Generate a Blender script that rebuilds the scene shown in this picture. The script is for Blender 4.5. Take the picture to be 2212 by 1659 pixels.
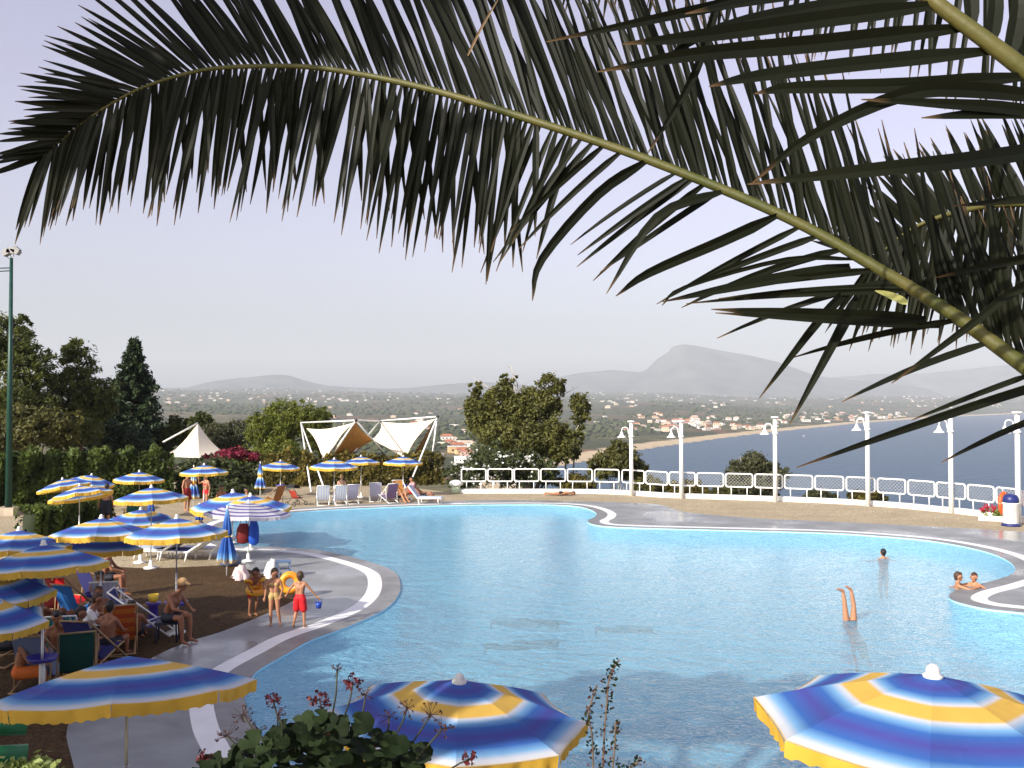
import bpy, math, random
import numpy as np
from mathutils import Vector, Matrix
random.seed(7); rng = np.random.default_rng(7)
for o in list(bpy.data.objects): bpy.data.objects.remove(o)
sc = bpy.context.scene; COL = sc.collection
R = math.radians
# ------------------------------------------------------------ camera
CAMZ = 4.9; FPX = 2028.0; CX = 1106.0; CY = 829.5; HZ = 875.0
PITCH = math.atan((HZ - CY) / FPX)
cd = bpy.data.cameras.new('camera'); cam = bpy.data.objects.new('camera', cd); COL.objects.link(cam)
cam.location = (0, 0, CAMZ); cam.rotation_euler = (math.pi / 2 + PITCH, 0, 0)
cd.sensor_width = 36; cd.lens = 36 * FPX / 2212; cd.clip_end = 60000; cd.clip_start = .05
sc.camera = cam
# ------------------------------------------------------------ sky, sun, exposure
SUN = Vector((-.69, -.72, 0)).normalized(); ELEV = R(29)
w = bpy.data.worlds.new('World'); sc.world = w; w.use_nodes = True
wt = w.node_tree; bg = wt.nodes['Background']
sky = wt.nodes.new('ShaderNodeTexSky'); sky.sky_type = 'NISHITA'; sky.sun_disc = False
sky.sun_elevation = ELEV; sky.sun_rotation = math.atan2(SUN.x, SUN.y)
sky.air_density = 1.25; sky.dust_density = 3.0; sky.ozone_density = 4; sky.altitude = 60
hs = wt.nodes.new('ShaderNodeHueSaturation'); hs.inputs['Saturation'].default_value = .5; hs.inputs['Hue'].default_value = .55
wt.links.new(sky.outputs[0], hs.inputs['Color']); wb_ = wt.nodes.new('ShaderNodeMix'); wb_.data_type = 'RGBA'; wb_.blend_type = 'MULTIPLY'; wb_.inputs[0].default_value = 1; wb_.inputs['B'].default_value = (1.02, .985, .985, 1)
wt.links.new(hs.outputs[0], wb_.inputs['A']); wt.links.new(wb_.outputs['Result'], bg.inputs[0])
bg.inputs[1].default_value = .135
sd = bpy.data.lights.new('sun', 'SUN'); sd.energy = 4.8; sd.angle = R(.55); sd.color = (1, .93, .82)
so = bpy.data.objects.new('sun', sd); COL.objects.link(so)
sdir = Vector((SUN.x * math.cos(ELEV), SUN.y * math.cos(ELEV), math.sin(ELEV)))
so.rotation_euler = (-sdir).to_track_quat('-Z', 'Y').to_euler()
sc.view_settings.view_transform = 'Standard'; sc.view_settings.look = 'None'
sc.view_settings.exposure = .64; sc.view_settings.gamma = 1; sc.view_settings.use_curve_mapping = False
sc.render.engine = 'CYCLES'
sc.cycles.use_denoising = True; sc.cycles.max_bounces = 7; sc.cycles.transparent_max_bounces = 10
sc.cycles.volume_bounces = 0; sc.cycles.caustics_reflective = False; sc.cycles.caustics_refractive = False
sc.cycles.sample_clamp_indirect = 6
# ------------------------------------------------------------ helpers
def ray(u, v):
    a = u - CX; b = v - CY
    return Vector((a, FPX * math.cos(PITCH) + b * math.sin(PITCH), FPX * math.sin(PITCH) - b * math.cos(PITCH)))
def G(u, v, z=0.0):                    # point of height z seen at (u, v)
    r = ray(u, v); t = (z - CAMZ) / r.z
    return Vector((r.x * t, r.y * t, z))
def D(u, v, d):                        # point d metres out seen at (u, v)
    r = ray(u, v); t = d / r.y
    return Vector((r.x * t, d, CAMZ + r.z * t))
def X(u, d): return (u - CX) / FPX * d
def tag(o, label=None, cat=None, group=None, kind=None):
    if label: o['label'] = label
    if cat: o['category'] = cat
    if group: o['group'] = group
    if kind: o['kind'] = kind
    return o
def empty(name, loc, rz=0, label=None, cat=None, group=None):
    o = bpy.data.objects.new(name, None); o.location = loc; o.rotation_euler = (0, 0, rz); o.empty_display_size = .1
    COL.objects.link(o); return tag(o, label, cat, group)
def mesh_obj(name, me, parent=None, loc=None):
    o = bpy.data.objects.new(name, me); COL.objects.link(o)
    if parent: o.parent = parent
    if loc is not None: o.location = loc
    return o
def copy_tree(o, parent=None):
    c = o.copy(); COL.objects.link(c); c.parent = parent
    for ch in [x for x in bpy.data.objects if x.parent == o]: copy_tree(ch, c)
    return c
class MB:
    def __init__(s): s.v = []; s.f = []; s.m = []; s.uv = None
    def add(s, vs, fs, m=0):
        n = len(s.v); s.v += [tuple(p) for p in vs]
        for f in fs: s.f.append(tuple(i + n for i in f)); s.m.append(m)
        return s
    def box(s, c, sz, m=0, rot=None):
        x, y, z = [k / 2 for k in sz]; c = Vector(c)
        P = [Vector(p) for p in ((-x,-y,-z),(x,-y,-z),(x,y,-z),(-x,y,-z),(-x,-y,z),(x,-y,z),(x,y,z),(-x,y,z))]
        if rot is not None: P = [rot @ p for p in P]
        return s.add([c + p for p in P], ((0,3,2,1),(4,5,6,7),(0,1,5,4),(1,2,6,5),(2,3,7,6),(3,0,4,7)), m)
    def tube(s, pts, rad, n=8, m=0, cap=True, closed=False):
        pts = [Vector(p) for p in pts]; k = len(pts)
        if not hasattr(rad, '__len__'): rad = [rad] * k
        rings = []; ref = None
        for i, p in enumerate(pts):
            if closed: t = pts[(i + 1) % k] - pts[i - 1]
            else: t = pts[min(i + 1, k - 1)] - pts[max(i - 1, 0)]
            t = t.normalized() if t.length > 1e-9 else Vector((0, 0, 1))
            if ref is None: ref = Vector((0, 0, 1)) if abs(t.z) < .9 else Vector((1, 0, 0))
            a = t.cross(ref)
            if a.length < 1e-4: a = t.cross(Vector((.3, 1, .2)))
            a.normalize(); b = a.cross(t); ref = b
            rings.append([p + (a * math.cos(q) + b * math.sin(q)) * rad[i] for q in [2 * math.pi * j / n for j in range(n)]])
        vs = [q for r in rings for q in r]; fs = []
        for i in range(k if closed else k - 1):
            i2 = (i + 1) % k
            for j in range(n):
                j2 = (j + 1) % n; fs.append((i * n + j, i2 * n + j, i2 * n + j2, i * n + j2))
        if cap and not closed:
            fs.append(tuple(range(n))); fs.append(tuple(reversed(range((k - 1) * n, k * n))))
        return s.add(vs, fs, m)
    def lathe(s, prof, n=16, m=0, c=(0, 0, 0)):
        vs = []; fs = []
        for r, z in prof:
            for j in range(n):
                q = 2 * math.pi * j / n; vs.append((c[0] + r * math.cos(q), c[1] + r * math.sin(q), c[2] + z))
        for i in range(len(prof) - 1):
            for j in range(n):
                j2 = (j + 1) % n; fs.append((i * n + j, i * n + j2, (i + 1) * n + j2, (i + 1) * n + j))
        return s.add(vs, fs, m)
    def grid(s, P, m=0):               # P[i][j] points
        a = len(P); b = len(P[0])
        return s.add([q for r in P for q in r], [(i*b+j, i*b+j+1, (i+1)*b+j+1, (i+1)*b+j) for i in range(a-1) for j in range(b-1)], m)
    def build(s, name, mats, parent=None, smooth=True, loc=None):
        me = bpy.data.meshes.new(name); me.from_pydata(s.v, [], s.f)
        if not isinstance(mats, (list, tuple)): mats = [mats]
        for m in mats: me.materials.append(m)
        if len(mats) > 1: me.polygons.foreach_set('material_index', s.m)
        if smooth: me.polygons.foreach_set('use_smooth', [True] * len(s.f))
        me.update(); return mesh_obj(name, me, parent, loc)
def catmull(P, n=6, closed=False):
    P = [Vector(p) for p in P]; out = []; k = len(P)
    for i in range(k if closed else k - 1):
        p0 = P[i - 1] if (closed or i > 0) else P[0] * 2 - P[1]
        p1 = P[i]; p2 = P[(i + 1) % k]
        p3 = P[(i + 2) % k] if (closed or i + 2 < k) else P[-1] * 2 - P[-2]
        for j in range(n):
            t = j / n
            out.append(.5 * ((2 * p1) + (p2 - p0) * t + (2 * p0 - 5 * p1 + 4 * p2 - p3) * t * t + (3 * p1 - p0 - 3 * p2 + p3) * t ** 3))
    if not closed: out.append(P[-1])
    return out
# ------------------------------------------------------------ materials
MAT = {}
def mat(name, col, rough=.6, var=0, vscale=3, bump=0, bscale=20, metal=0, spec=.4, col2=None, trans=0, coord='Object', sheen=0):
    if name in MAT: return MAT[name]
    m = bpy.data.materials.new(name); m.use_nodes = True; nt = m.node_tree; p = nt.nodes['Principled BSDF']
    p.inputs['Base Color'].default_value = (*col, 1); p.inputs['Roughness'].default_value = rough
    p.inputs['Metallic'].default_value = metal; p.inputs['Specular IOR Level'].default_value = spec
    tc = nt.nodes.new('ShaderNodeTexCoord')
    if var or col2:
        nz = nt.nodes.new('ShaderNodeTexNoise'); nz.inputs['Scale'].default_value = vscale; nz.inputs['Detail'].default_value = 6
        nt.links.new(tc.outputs[coord], nz.inputs['Vector'])
        rp = nt.nodes.new('ShaderNodeValToRGB'); rp.color_ramp.elements[0].position = .3; rp.color_ramp.elements[1].position = .7
        c2 = col2 or tuple(min(1, c * (1 + var)) for c in col); c1 = col if col2 else tuple(c * (1 - var) for c in col)
        rp.color_ramp.elements[0].color = (*c1, 1); rp.color_ramp.elements[1].color = (*c2, 1)
        nt.links.new(nz.outputs[0], rp.inputs[0]); nt.links.new(rp.outputs[0], p.inputs['Base Color'])
    if bump:
        n2 = nt.nodes.new('ShaderNodeTexNoise'); n2.inputs['Scale'].default_value = bscale; n2.inputs['Detail'].default_value = 5
        nt.links.new(tc.outputs[coord], n2.inputs['Vector'])
        b = nt.nodes.new('ShaderNodeBump'); b.inputs['Strength'].default_value = bump; b.inputs['Distance'].default_value = .02
        nt.links.new(n2.outputs[0], b.inputs['Height']); nt.links.new(b.outputs[0], p.inputs['Normal'])
    if trans:
        tr = nt.nodes.new('ShaderNodeBsdfTranslucent'); mx = nt.nodes.new('ShaderNodeMixShader'); mx.inputs[0].default_value = trans
        tr.inputs[0].default_value = (*col, 1)
        src = p.inputs['Base Color'].links
        if src: nt.links.new(src[0].from_socket, tr.inputs[0])
        nt.links.new(p.outputs[0], mx.inputs[1]); nt.links.new(tr.outputs[0], mx.inputs[2])
        nt.links.new(mx.outputs[0], nt.nodes['Material Output'].inputs[0])
    MAT[name] = m; return m
def leaf_mat(name, c1, c2, trans=.25, rough=.5, c3=None):
    """leaf colour picked per clump through the face attribute tint"""
    if name in MAT: return MAT[name]
    m = bpy.data.materials.new(name); m.use_nodes = True; nt = m.node_tree; p = nt.nodes['Principled BSDF']
    at = nt.nodes.new('ShaderNodeAttribute'); at.attribute_name = 'tint'
    rp = nt.nodes.new('ShaderNodeValToRGB'); rp.color_ramp.elements[0].color = (*c1, 1); rp.color_ramp.elements[1].color = (*c2, 1)
    if c3:
        rp.color_ramp.elements[1].position = .8
        e = rp.color_ramp.elements.new(.97); e.color = (*c3, 1)
    nt.links.new(at.outputs['Fac'], rp.inputs[0]); nt.links.new(rp.outputs[0], p.inputs['Base Color'])
    p.inputs['Roughness'].default_value = rough; p.inputs['Specular IOR Level'].default_value = .25
    tr = nt.nodes.new('ShaderNodeBsdfTranslucent'); nt.links.new(rp.outputs[0], tr.inputs[0])
    mx = nt.nodes.new('ShaderNodeMixShader'); mx.inputs[0].default_value = trans
    nt.links.new(p.outputs[0], mx.inputs[1]); nt.links.new(tr.outputs[0], mx.inputs[2])
    nt.links.new(mx.outputs[0], nt.nodes['Material Output'].inputs[0])
    MAT[name] = m; return m
WHITE = mat('white_paint', (.8, .8, .78), .45, var=.05, vscale=4)
WALLWHITE = mat('white_render', (.78, .77, .73), .7, var=.08, vscale=1.2, bump=.3, bscale=14)
STEEL = mat('pole_steel', (.55, .55, .54), .35, metal=.6)
POLEW = mat('pole_white', (.72, .72, .7), .4)
DARKM = mat('dark_metal', (.04, .04, .045), .5)
GREENM = mat('green_post', (.008, .05, .035), .4, var=.15)
BARK = mat('bark', (.13, .095, .065), .85, var=.35, vscale=6, bump=.6, bscale=12)
PALEBARK = mat('pale_bark', (.38, .34, .28), .85, var=.25, vscale=5, bump=.5)
NAVY = mat('navy_plastic', (.015, .025, .13), .4)
BLUEPL = mat('blue_plastic', (.02, .06, .35), .4)
PURPLE = mat('violet_plastic', (.07, .04, .3), .4)
ORANGE = mat('orange_plastic', (.75, .1, .02), .45)
WOOD = mat('chair_wood', (.35, .22, .11), .6, var=.2, vscale=8)
# ============================================================ THE SETTING
def sdf(poly, X_, Y_):
    """signed distance to a closed polygon, negative inside"""
    P = np.array([(p[0], p[1]) for p in poly]); Q = np.roll(P, -1, 0)
    best = np.full(X_.shape, 1e18); ins = np.zeros(X_.shape, bool)
    for (ax, ay), (bx, by) in zip(P, Q):
        dx, dy = bx - ax, by - ay; L = dx * dx + dy * dy + 1e-12
        t = np.clip(((X_ - ax) * dx + (Y_ - ay) * dy) / L, 0, 1)
        best = np.minimum(best, (X_ - ax - t * dx) ** 2 + (Y_ - ay - t * dy) ** 2)
        c = (ay > Y_) != (by > Y_)
        ins ^= c & (X_ < dx * (Y_ - ay) / (dy if abs(dy) > 1e-12 else 1e-12) + ax)
    return np.where(ins, -1, 1) * np.sqrt(best)
def noise2(x, y, seed=0, octv=4, s=1.0):
    r = np.random.default_rng(seed); out = np.zeros(np.shape(x)); a = 1.0
    for k in range(octv):
        for q in range(4):
            th = r.uniform(0, 6.283); ph = r.uniform(0, 6.283); fr = s * 2 ** k * r.uniform(.7, 1.3)
            out = out + a * .35 * np.sin((x * math.cos(th) + y * math.sin(th)) * fr + ph)
        a *= .5
    return out
# ---- outlines on the ground
POOL_UV = [(470,1150),(500,1128),(560,1116),(620,1108),(700,1102),(800,1097),(940,1092),(1060,1090),(1180,1090),(1240,1093),(1272,1100),(1288,1109),(1284,1117),(1270,1124),(1275,1131),(1310,1137),(1400,1141),(1600,1146),(1780,1151),(1900,1158),(2000,1167),(2080,1180),(2140,1195),(2180,1213),(2193,1230),(2180,1243),(2131,1258),(2080,1270),(2052,1283),(2056,1296),(2100,1309),(2144,1317),(2212,1324),(2400,1345),(2560,1380)]
POOL = [G(u, v) for u, v in POOL_UV] + [Vector(p) for p in ((15, 15.5, 0), (13.5, 11.8, 0), (9, 10.1, 0), (4, 9.8, 0), (0, 9.8, 0), (-1.7, 10.5, 0), (-2.9, 12.0, 0))]
POOL += [G(u, v) for u, v in [(580,1615),(548,1565),(532,1524),(529,1507),(532,1487),(550,1455),(575,1437),(623,1410),(673,1382),(745,1356),(813,1326),(847,1303),(864,1276),(862,1249),(847,1232),(804,1215),(711,1192),(643,1184),(592,1181),(520,1179),(480,1168)]]
POOLC = catmull(POOL, 5, True)
GREY = [G(u, v) for u, v in [(2600,1185),(2212,1149),(1908,1132),(1758,1125),(1630,1119),(1481,1106),(1417,1089),(1267,1083),(1100,1080),(940,1083),(700,1094),(600,1101),(500,1113),(430,1135),(415,1165),(450,1195),(514,1222),(600,1253),(645,1290),(630,1300),(577,1325),(509,1353),(458,1371),(416,1383),(330,1420),(210,1500),(146,1568),(160,1659)]]
GREYC = catmull(GREY, 4) + [Vector((-5.2, 8.2, 0)), Vector((30, 8.2, 0)), Vector((30, 30, 0))]
WALL = [G(u, v) for u, v in [(994,1066),(1100,1066),(1200,1066),(1290,1067),(1350,1069),(1395,1072),(1440,1075),(1524,1078),(1650,1082),(1780,1087),(1870,1092),(1950,1098),(2020,1105),(2079,1111),(2156,1121),(2230,1133),(2340,1156),(2480,1195)]]
WALLC = catmull(WALL, 5)
DECK = [Vector((-30, 8.2, 0)), Vector((-30, 60, 0)), Vector((-10, 60, 0)), Vector((-6, 56, 0))] + WALLC + [Vector((24, 25, 0)), Vector((24, 8.2, 0))]
# ---- region sheets clipped out of one fine grid
GS = .24
gx = np.arange(-30.4, 24.6, GS); gy = np.arange(8.0, 60.4, GS)
GX, GY = np.meshgrid(gx, gy, indexing='ij')
Fp = sdf(POOLC, GX, GY); Fg = sdf(GREYC, GX, GY); Fd = sdf(DECK, GX, GY)
def clip(poly, vals_i):
    out = []; n = len(poly)
    for i in range(n):
        a, b = poly[i], poly[(i + 1) % n]; va, vb = a[2][vals_i], b[2][vals_i]
        if va >= 0: out.append(a)
        if (va >= 0) != (vb >= 0):
            t = va / (va - vb); out.append((a[0] + (b[0] - a[0]) * t, a[1] + (b[1] - a[1]) * t, [p + (q - p) * t for p, q in zip(a[2], b[2])]))
    return out
def region(name, conds, z, material):
    """cells where every field of conds is >= 0"""
    C = np.stack(conds); lo = np.minimum.reduce([C[:, :-1, :-1], C[:, 1:, :-1], C[:, 1:, 1:], C[:, :-1, 1:]])
    hi = np.maximum.reduce([C[:, :-1, :-1], C[:, 1:, :-1], C[:, 1:, 1:], C[:, :-1, 1:]])
    full = (lo >= 0).all(0); part = (hi >= 0).all(0) & ~full
    nx, ny = GX.shape; idx = np.full((nx, ny), -1); vs = []; fs = []
    for i, j in zip(*np.nonzero(full)):
        q = []
        for a, b in ((i, j), (i + 1, j), (i + 1, j + 1), (i, j + 1)):
            if idx[a, b] < 0: idx[a, b] = len(vs); vs.append((gx[a], gy[b], z))
            q.append(int(idx[a, b]))
        fs.append(q)
    for i, j in zip(*np.nonzero(part)):
        poly = [(gx[a], gy[b], [float(c[a, b]) for c in conds]) for a, b in ((i, j), (i + 1, j), (i + 1, j + 1), (i, j + 1))]
        for k in range(len(conds)):
            poly = clip(poly, k)
            if len(poly) < 3: break
        if len(poly) >= 3:
            n = len(vs); vs += [(p[0], p[1], z) for p in poly]; fs.append(list(range(n, n + len(poly))))
    me = bpy.data.meshes.new(name); me.from_pydata(vs, [], fs); me.materials.append(material); me.update()
    return tag(mesh_obj(name, me), kind='structure')
def ground_mat(name, c1, c2, scale, rough, bump, joints=None, wet=0, streak=None):
    m = bpy.data.materials.new(name); m.use_nodes = True; nt = m.node_tree; p = nt.nodes['Principled BSDF']
    tc = nt.nodes.new('ShaderNodeTexCoord'); nz = nt.nodes.new('ShaderNodeTexNoise'); nz.inputs['Scale'].default_value = scale; nz.inputs['Detail'].default_value = 9
    nz.inputs['Roughness'].default_value = .65
    nt.links.new(tc.outputs['Object'], nz.inputs[0]); rp = nt.nodes.new('ShaderNodeValToRGB')
    rp.color_ramp.elements[0].position = .32; rp.color_ramp.elements[1].position = .68
    rp.color_ramp.elements[0].color = (*c1, 1); rp.color_ramp.elements[1].color = (*c2, 1); nt.links.new(nz.outputs[0], rp.inputs[0])
    col = rp.outputs[0]; hgt = nz.outputs[0]
    if joints:
        vo = nt.nodes.new('ShaderNodeTexVoronoi'); vo.feature = 'DISTANCE_TO_EDGE'; vo.inputs['Scale'].default_value = joints
        v2 = nt.nodes.new('ShaderNodeTexVoronoi'); v2.inputs['Scale'].default_value = joints
        for q in (vo, v2): nt.links.new(tc.outputs['Object'], q.inputs['Vector'])
        mr = nt.nodes.new('ShaderNodeMapRange'); mr.inputs[1].default_value = 0; mr.inputs[2].default_value = .12; nt.links.new(vo.outputs['Distance'], mr.inputs[0])
        mx = nt.nodes.new('ShaderNodeMix'); mx.data_type = 'RGBA'; mx.blend_type = 'MULTIPLY'; mx.inputs[0].default_value = .3
        sp = nt.nodes.new('ShaderNodeSeparateColor'); nt.links.new(v2.outputs['Color'], sp.inputs[0])
        r2 = nt.nodes.new('ShaderNodeValToRGB'); r2.color_ramp.elements[0].color = (.55, .5, .45, 1); r2.color_ramp.elements[1].color = (1.15, 1.1, 1.05, 1)
        nt.links.new(sp.outputs[0], r2.inputs[0]); nt.links.new(col, mx.inputs['A']); nt.links.new(r2.outputs[0], mx.inputs['B'])
        m3 = nt.nodes.new('ShaderNodeMix'); m3.data_type = 'RGBA'; m3.inputs['A'].default_value = (c1[0] * .6, c1[1] * .6, c1[2] * .6, 1)
        nt.links.new(mr.outputs[0], m3.inputs['Factor']); nt.links.new(mx.outputs['Result'], m3.inputs['B'])
        col = m3.outputs['Result']; hgt = mr.outputs[0]
    nt.links.new(col, p.inputs['Base Color'])
    b = nt.nodes.new('ShaderNodeBump'); b.inputs['Strength'].default_value = bump; b.inputs['Distance'].default_value = .01
    nt.links.new(hgt, b.inputs['Height']); nt.links.new(b.outputs[0], p.inputs['Normal'])
    p.inputs['Roughness'].default_value = rough; p.inputs['Specular IOR Level'].default_value = .5 if wet else .12
    if wet:   # puddles: smoother where the slow noise is high
        n3 = nt.nodes.new('ShaderNodeTexNoise'); n3.inputs['Scale'].default_value = .35; n3.inputs['Detail'].default_value = 3; nt.links.new(tc.outputs['Object'], n3.inputs[0])
        m4 = nt.nodes.new('ShaderNodeMapRange'); m4.inputs[1].default_value = .45; m4.inputs[2].default_value = .6; m4.inputs[3].default_value = rough; m4.inputs[4].default_value = wet
        nt.links.new(n3.outputs[0], m4.inputs[0]); nt.links.new(m4.outputs[0], p.inputs['Roughness'])
    MAT[name] = m; return m
COPE = ground_mat('coping_concrete', (.14, .14, .138), (.23, .23, .225), 2.2, .5, .25, wet=.22)
STRIPE = ground_mat('stripe_tile', (.68, .68, .68), (.8, .8, .79), 1.5, .45, .1)
CONC = ground_mat('grey_deck_concrete', (.17, .178, .183), (.27, .28, .282), .9, .6, .2, wet=.2)
TAN = ground_mat('tan_paving_stone', (.36, .3, .2), (.5, .42, .295), .5, .85, .4, joints=7.5)
CW = .5; SWD = .38
region('pool_coping', [Fp, CW - Fp, -Fd], 0, COPE)
region('white_edge_stripe', [Fp - CW, CW + SWD - Fp, -Fd], 0, STRIPE)
region('grey_pool_deck', [Fp - CW - SWD, -Fg, -Fd], 0, CONC)
BROWN = ground_mat('brown_gravel', (.062, .036, .016), (.1, .062, .03), .6, .9, .6, joints=9)
Fb = np.minimum(28.6 + .25 * np.sin(GX * 1.3) - GY, -3.0 - GX)
region('paved_terrace', [Fp - CW - SWD, Fg, -Fd, -Fb], 0, TAN)
region('brown_gravel_bed', [Fp - CW - SWD, Fg, -Fd, Fb], 0, BROWN)
# ---- pool basin
TILE = mat('pool_tile', (.42, .79, .97), .4, var=.05, vscale=.5)
b = MB(); n = len(POOLC)
b.add([(p.x, p.y, 0) for p in POOLC] + [(p.x, p.y, -1.35) for p in POOLC], [(i, (i + 1) % n, n + (i + 1) % n, n + i) for i in range(n)])
tag(b.build('pool_wall', TILE), kind='structure')
region('pool_floor', [-Fp + .05], -1.34, TILE)
wm = bpy.data.materials.new('pool_water'); wm.use_nodes = True; nt = wm.node_tree; nt.nodes.remove(nt.nodes['Principled BSDF'])
N = nt.nodes.new; L = nt.links.new
tc = N('ShaderNodeTexCoord'); mp = N('ShaderNodeMapping'); mp.inputs['Scale'].default_value = (1, 1.5, 1); L(tc.outputs['Object'], mp.inputs[0])
n1 = N('ShaderNodeTexNoise'); n1.inputs['Scale'].default_value = 1.3; n1.inputs['Detail'].default_value = 3; n1.inputs['Distortion'].default_value = .6
n2 = N('ShaderNodeTexNoise'); n2.inputs['Scale'].default_value = 8; n2.inputs['Detail'].default_value = 3; n2.inputs['Distortion'].default_value = .8
L(mp.outputs[0], n1.inputs[0]); L(mp.outputs[0], n2.inputs[0])
ad = N('ShaderNodeMath'); ad.operation = 'MULTIPLY_ADD'; ad.inputs[1].default_value = .5; L(n2.outputs[0], ad.inputs[0]); L(n1.outputs[0], ad.inputs[2])
bp = N('ShaderNodeBump'); bp.inputs['Strength'].default_value = .9; bp.inputs['Distance'].default_value = .2; L(ad.outputs[0], bp.inputs['Height'])
fr = N('ShaderNodeFresnel'); fr.inputs[0].default_value = 1.33; L(bp.outputs[0], fr.inputs[1])
gl = N('ShaderNodeBsdfGlossy'); gl.inputs['Roughness'].default_value = .04; gl.inputs[0].default_value = (.95, .97, 1, 1); L(bp.outputs[0], gl.inputs['Normal'])
tr = N('ShaderNodeBsdfTransparent'); tr.inputs[0].default_value = (.72, .93, .99, 1)
df = N('ShaderNodeBsdfDiffuse'); df.inputs[0].default_value = (.32, .69, .92, 1); L(bp.outputs[0], df.inputs['Normal'])
m1 = N('ShaderNodeMixShader'); m1.inputs[0].default_value = .4; L(tr.outputs[0], m1.inputs[1]); L(df.outputs[0], m1.inputs[2])
m2 = N('ShaderNodeMixShader'); L(fr.outputs[0], m2.inputs[0]); L(m1.outputs[0], m2.inputs[1]); L(gl.outputs[0], m2.inputs[2])
L(m2.outputs[0], nt.nodes['Material Output'].inputs[0])
region('pool_water', [-Fp], -.045, wm)
# ---- low white kerb wall carrying the railing
wb = MB(); nW = len(WALLC)
def wall_n(i):
    t = (WALLC[min(i + 1, nW - 1)] - WALLC[max(i - 1, 0)]).normalized(); return Vector((-t.y, t.x, 0))
WH = .24
rows = [[], [], [], []]
for i, p in enumerate(WALLC):
    q = p + wall_n(i) * .28
    for r, (a, z) in zip(rows, ((p, .001), (p, WH), (q, WH), (q, -1.2))): r.append((a.x, a.y, z))
wb.grid(rows)
wall = wb.build('kerb_wall', WALLWHITE, smooth=False); tag(wall, 'low curved white kerb wall along the terrace edge above the sea', 'wall')
# ---- camera terrace and the step below it (under and beside the viewpoint)
tb = MB(); tb.box((0, -3.1, 1.1), (30, 14, 4.4)); o = tb.build('upper_terrace', TAN, smooth=False); tag(o, kind='structure')
tb = MB(); tb.box((0, 6.05, .1), (30, 4.29, 1.6)); o = tb.build('lower_terrace', TAN, smooth=False); tag(o, kind='structure')
# ---- landscape: hilltop, slope, coastal plain rising inland
SEA = -55.0
COAST = [(20000, 9800), (9000, 9200), (6000, 8200), (3687, 6760), (2792, 5530), (2265, 4867), (1583, 3800), (1116, 3042), (648, 2212), (420, 1780), (295, 1521), (182, 1280), (100, 1050), (40, 900), (10, 700), (60, 450), (110, 220), (180, 60), (220, -80), (400, -400), (900, -1500), (2000, -9000)]
LANDP = COAST + [(-20000, -9000), (-20000, 20000), (20000, 20000)]
HILL = [(-140, -200), (-160, 60), (-60, 84), (-22, 80), (-9, 63), (-5, 56)] + [(p.x, p.y + .3) for p in WALLC] + [(26, 24), (28, 5), (60, -60), (60, -200)]
def land_z(x, y, near=True):
    x = np.asarray(x, float); y = np.asarray(y, float)
    cst = -sdf(LANDP, x, y); r = np.hypot(x, y)
    inl = np.clip(cst, 0, None)
    z = SEA + np.where(cst > 0, 1.2 + .05 * np.minimum(inl, 90) + .026 * np.clip(inl - 90, 0, 8500), -3)
    far = np.clip((r - 1500) / 6000, 0, 1)
    z = z + np.where(cst > 60, noise2(x, y, 3, 4, 1 / 520.) * 9 * np.clip((cst - 60) / 700, 0, 1) * (1 + far), 0)
    z = z + .012 * np.clip(r - 3000, 0, 6500) * np.clip(inl / 900, 0, 1) * (.45 + .55 * np.clip((x + 2000) / 3500, 0, 1))
    z = np.where(z > 230, 230 + (z - 230) * .1, z)
    if not near: return z, cst, None
    hd = sdf(HILL, x, y)
    s = np.clip(hd, 0, None)
    hz = -.16 - 1.0 * np.clip(s, 0, 2) / 2 - .42 * np.clip(s - 2, 0, None) + noise2(x, y, 5, 3, 1 / 14.) * .8 * np.clip(s / 20, 0, 1)
    dk = sdf(DECK, x, y); hz = np.where(dk < .6, -2.2, hz)
    return np.maximum(z, hz), cst, hd
NT, NR = 420, 300
th = np.linspace(-math.pi, math.pi, NT + 1)[:-1]
# finer angular steps inside the view
th = np.sort(np.concatenate([np.linspace(-.62, .62, 300), np.linspace(.62, 2 * math.pi - .62, 122)[1:-1]]))
rr = np.concatenate([[.5], np.geomspace(6, 14500, NR)])
TH, RR = np.meshgrid(th, rr, indexing='ij'); LX = RR * np.sin(TH); LY = RR * np.cos(TH)
LZ, CST, HD = land_z(LX, LY)
nt_, nr_ = LX.shape
me = bpy.data.meshes.new('landscape'); vs = np.stack([LX, LY, LZ], -1).reshape(-1, 3)
fs = [(i * nr_ + j, ((i + 1) % nt_) * nr_ + j, ((i + 1) % nt_) * nr_ + j + 1, i * nr_ + j + 1) for i in range(nt_) for j in range(nr_ - 1)]
me.from_pydata(vs.tolist(), [], [f[::-1] for f in fs])
a = me.attributes.new('coast', 'FLOAT', 'POINT'); a.data.foreach_set('value', CST.reshape(-1).astype(np.float32))
a = me.attributes.new('hill', 'FLOAT', 'POINT'); a.data.foreach_set('value', HD.reshape(-1).astype(np.float32))
me.polygons.foreach_set('use_smooth', [True] * len(me.polygons)); me.update()
lm = bpy.data.materials.new('countryside'); lm.use_nodes = True; nt = lm.node_tree; p = nt.nodes['Principled BSDF']; N = nt.nodes.new; L = nt.links.new
geo = N('ShaderNodeNewGeometry')
vo = N('ShaderNodeTexVoronoi'); vo.inputs['Scale'].default_value = 1 / 170; L(geo.outputs['Position'], vo.inputs['Vector'])
sp = N('ShaderNodeSeparateColor'); L(vo.outputs['Color'], sp.inputs[0])
rp = N('ShaderNodeValToRGB'); cr = rp.color_ramp; cr.interpolation = 'CONSTANT'
cols = [(.06, .066, .03), (.09, .09, .04), (.05, .056, .026), (.14, .125, .06), (.07, .075, .033), (.2, .155, .085), (.07, .08, .035), (.2, .105, .062), (.1, .105, .045)]
cr.elements[0].color = (*cols[0], 1); cr.elements[1].position = 1 / 9; cr.elements[1].color = (*cols[1], 1)
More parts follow.
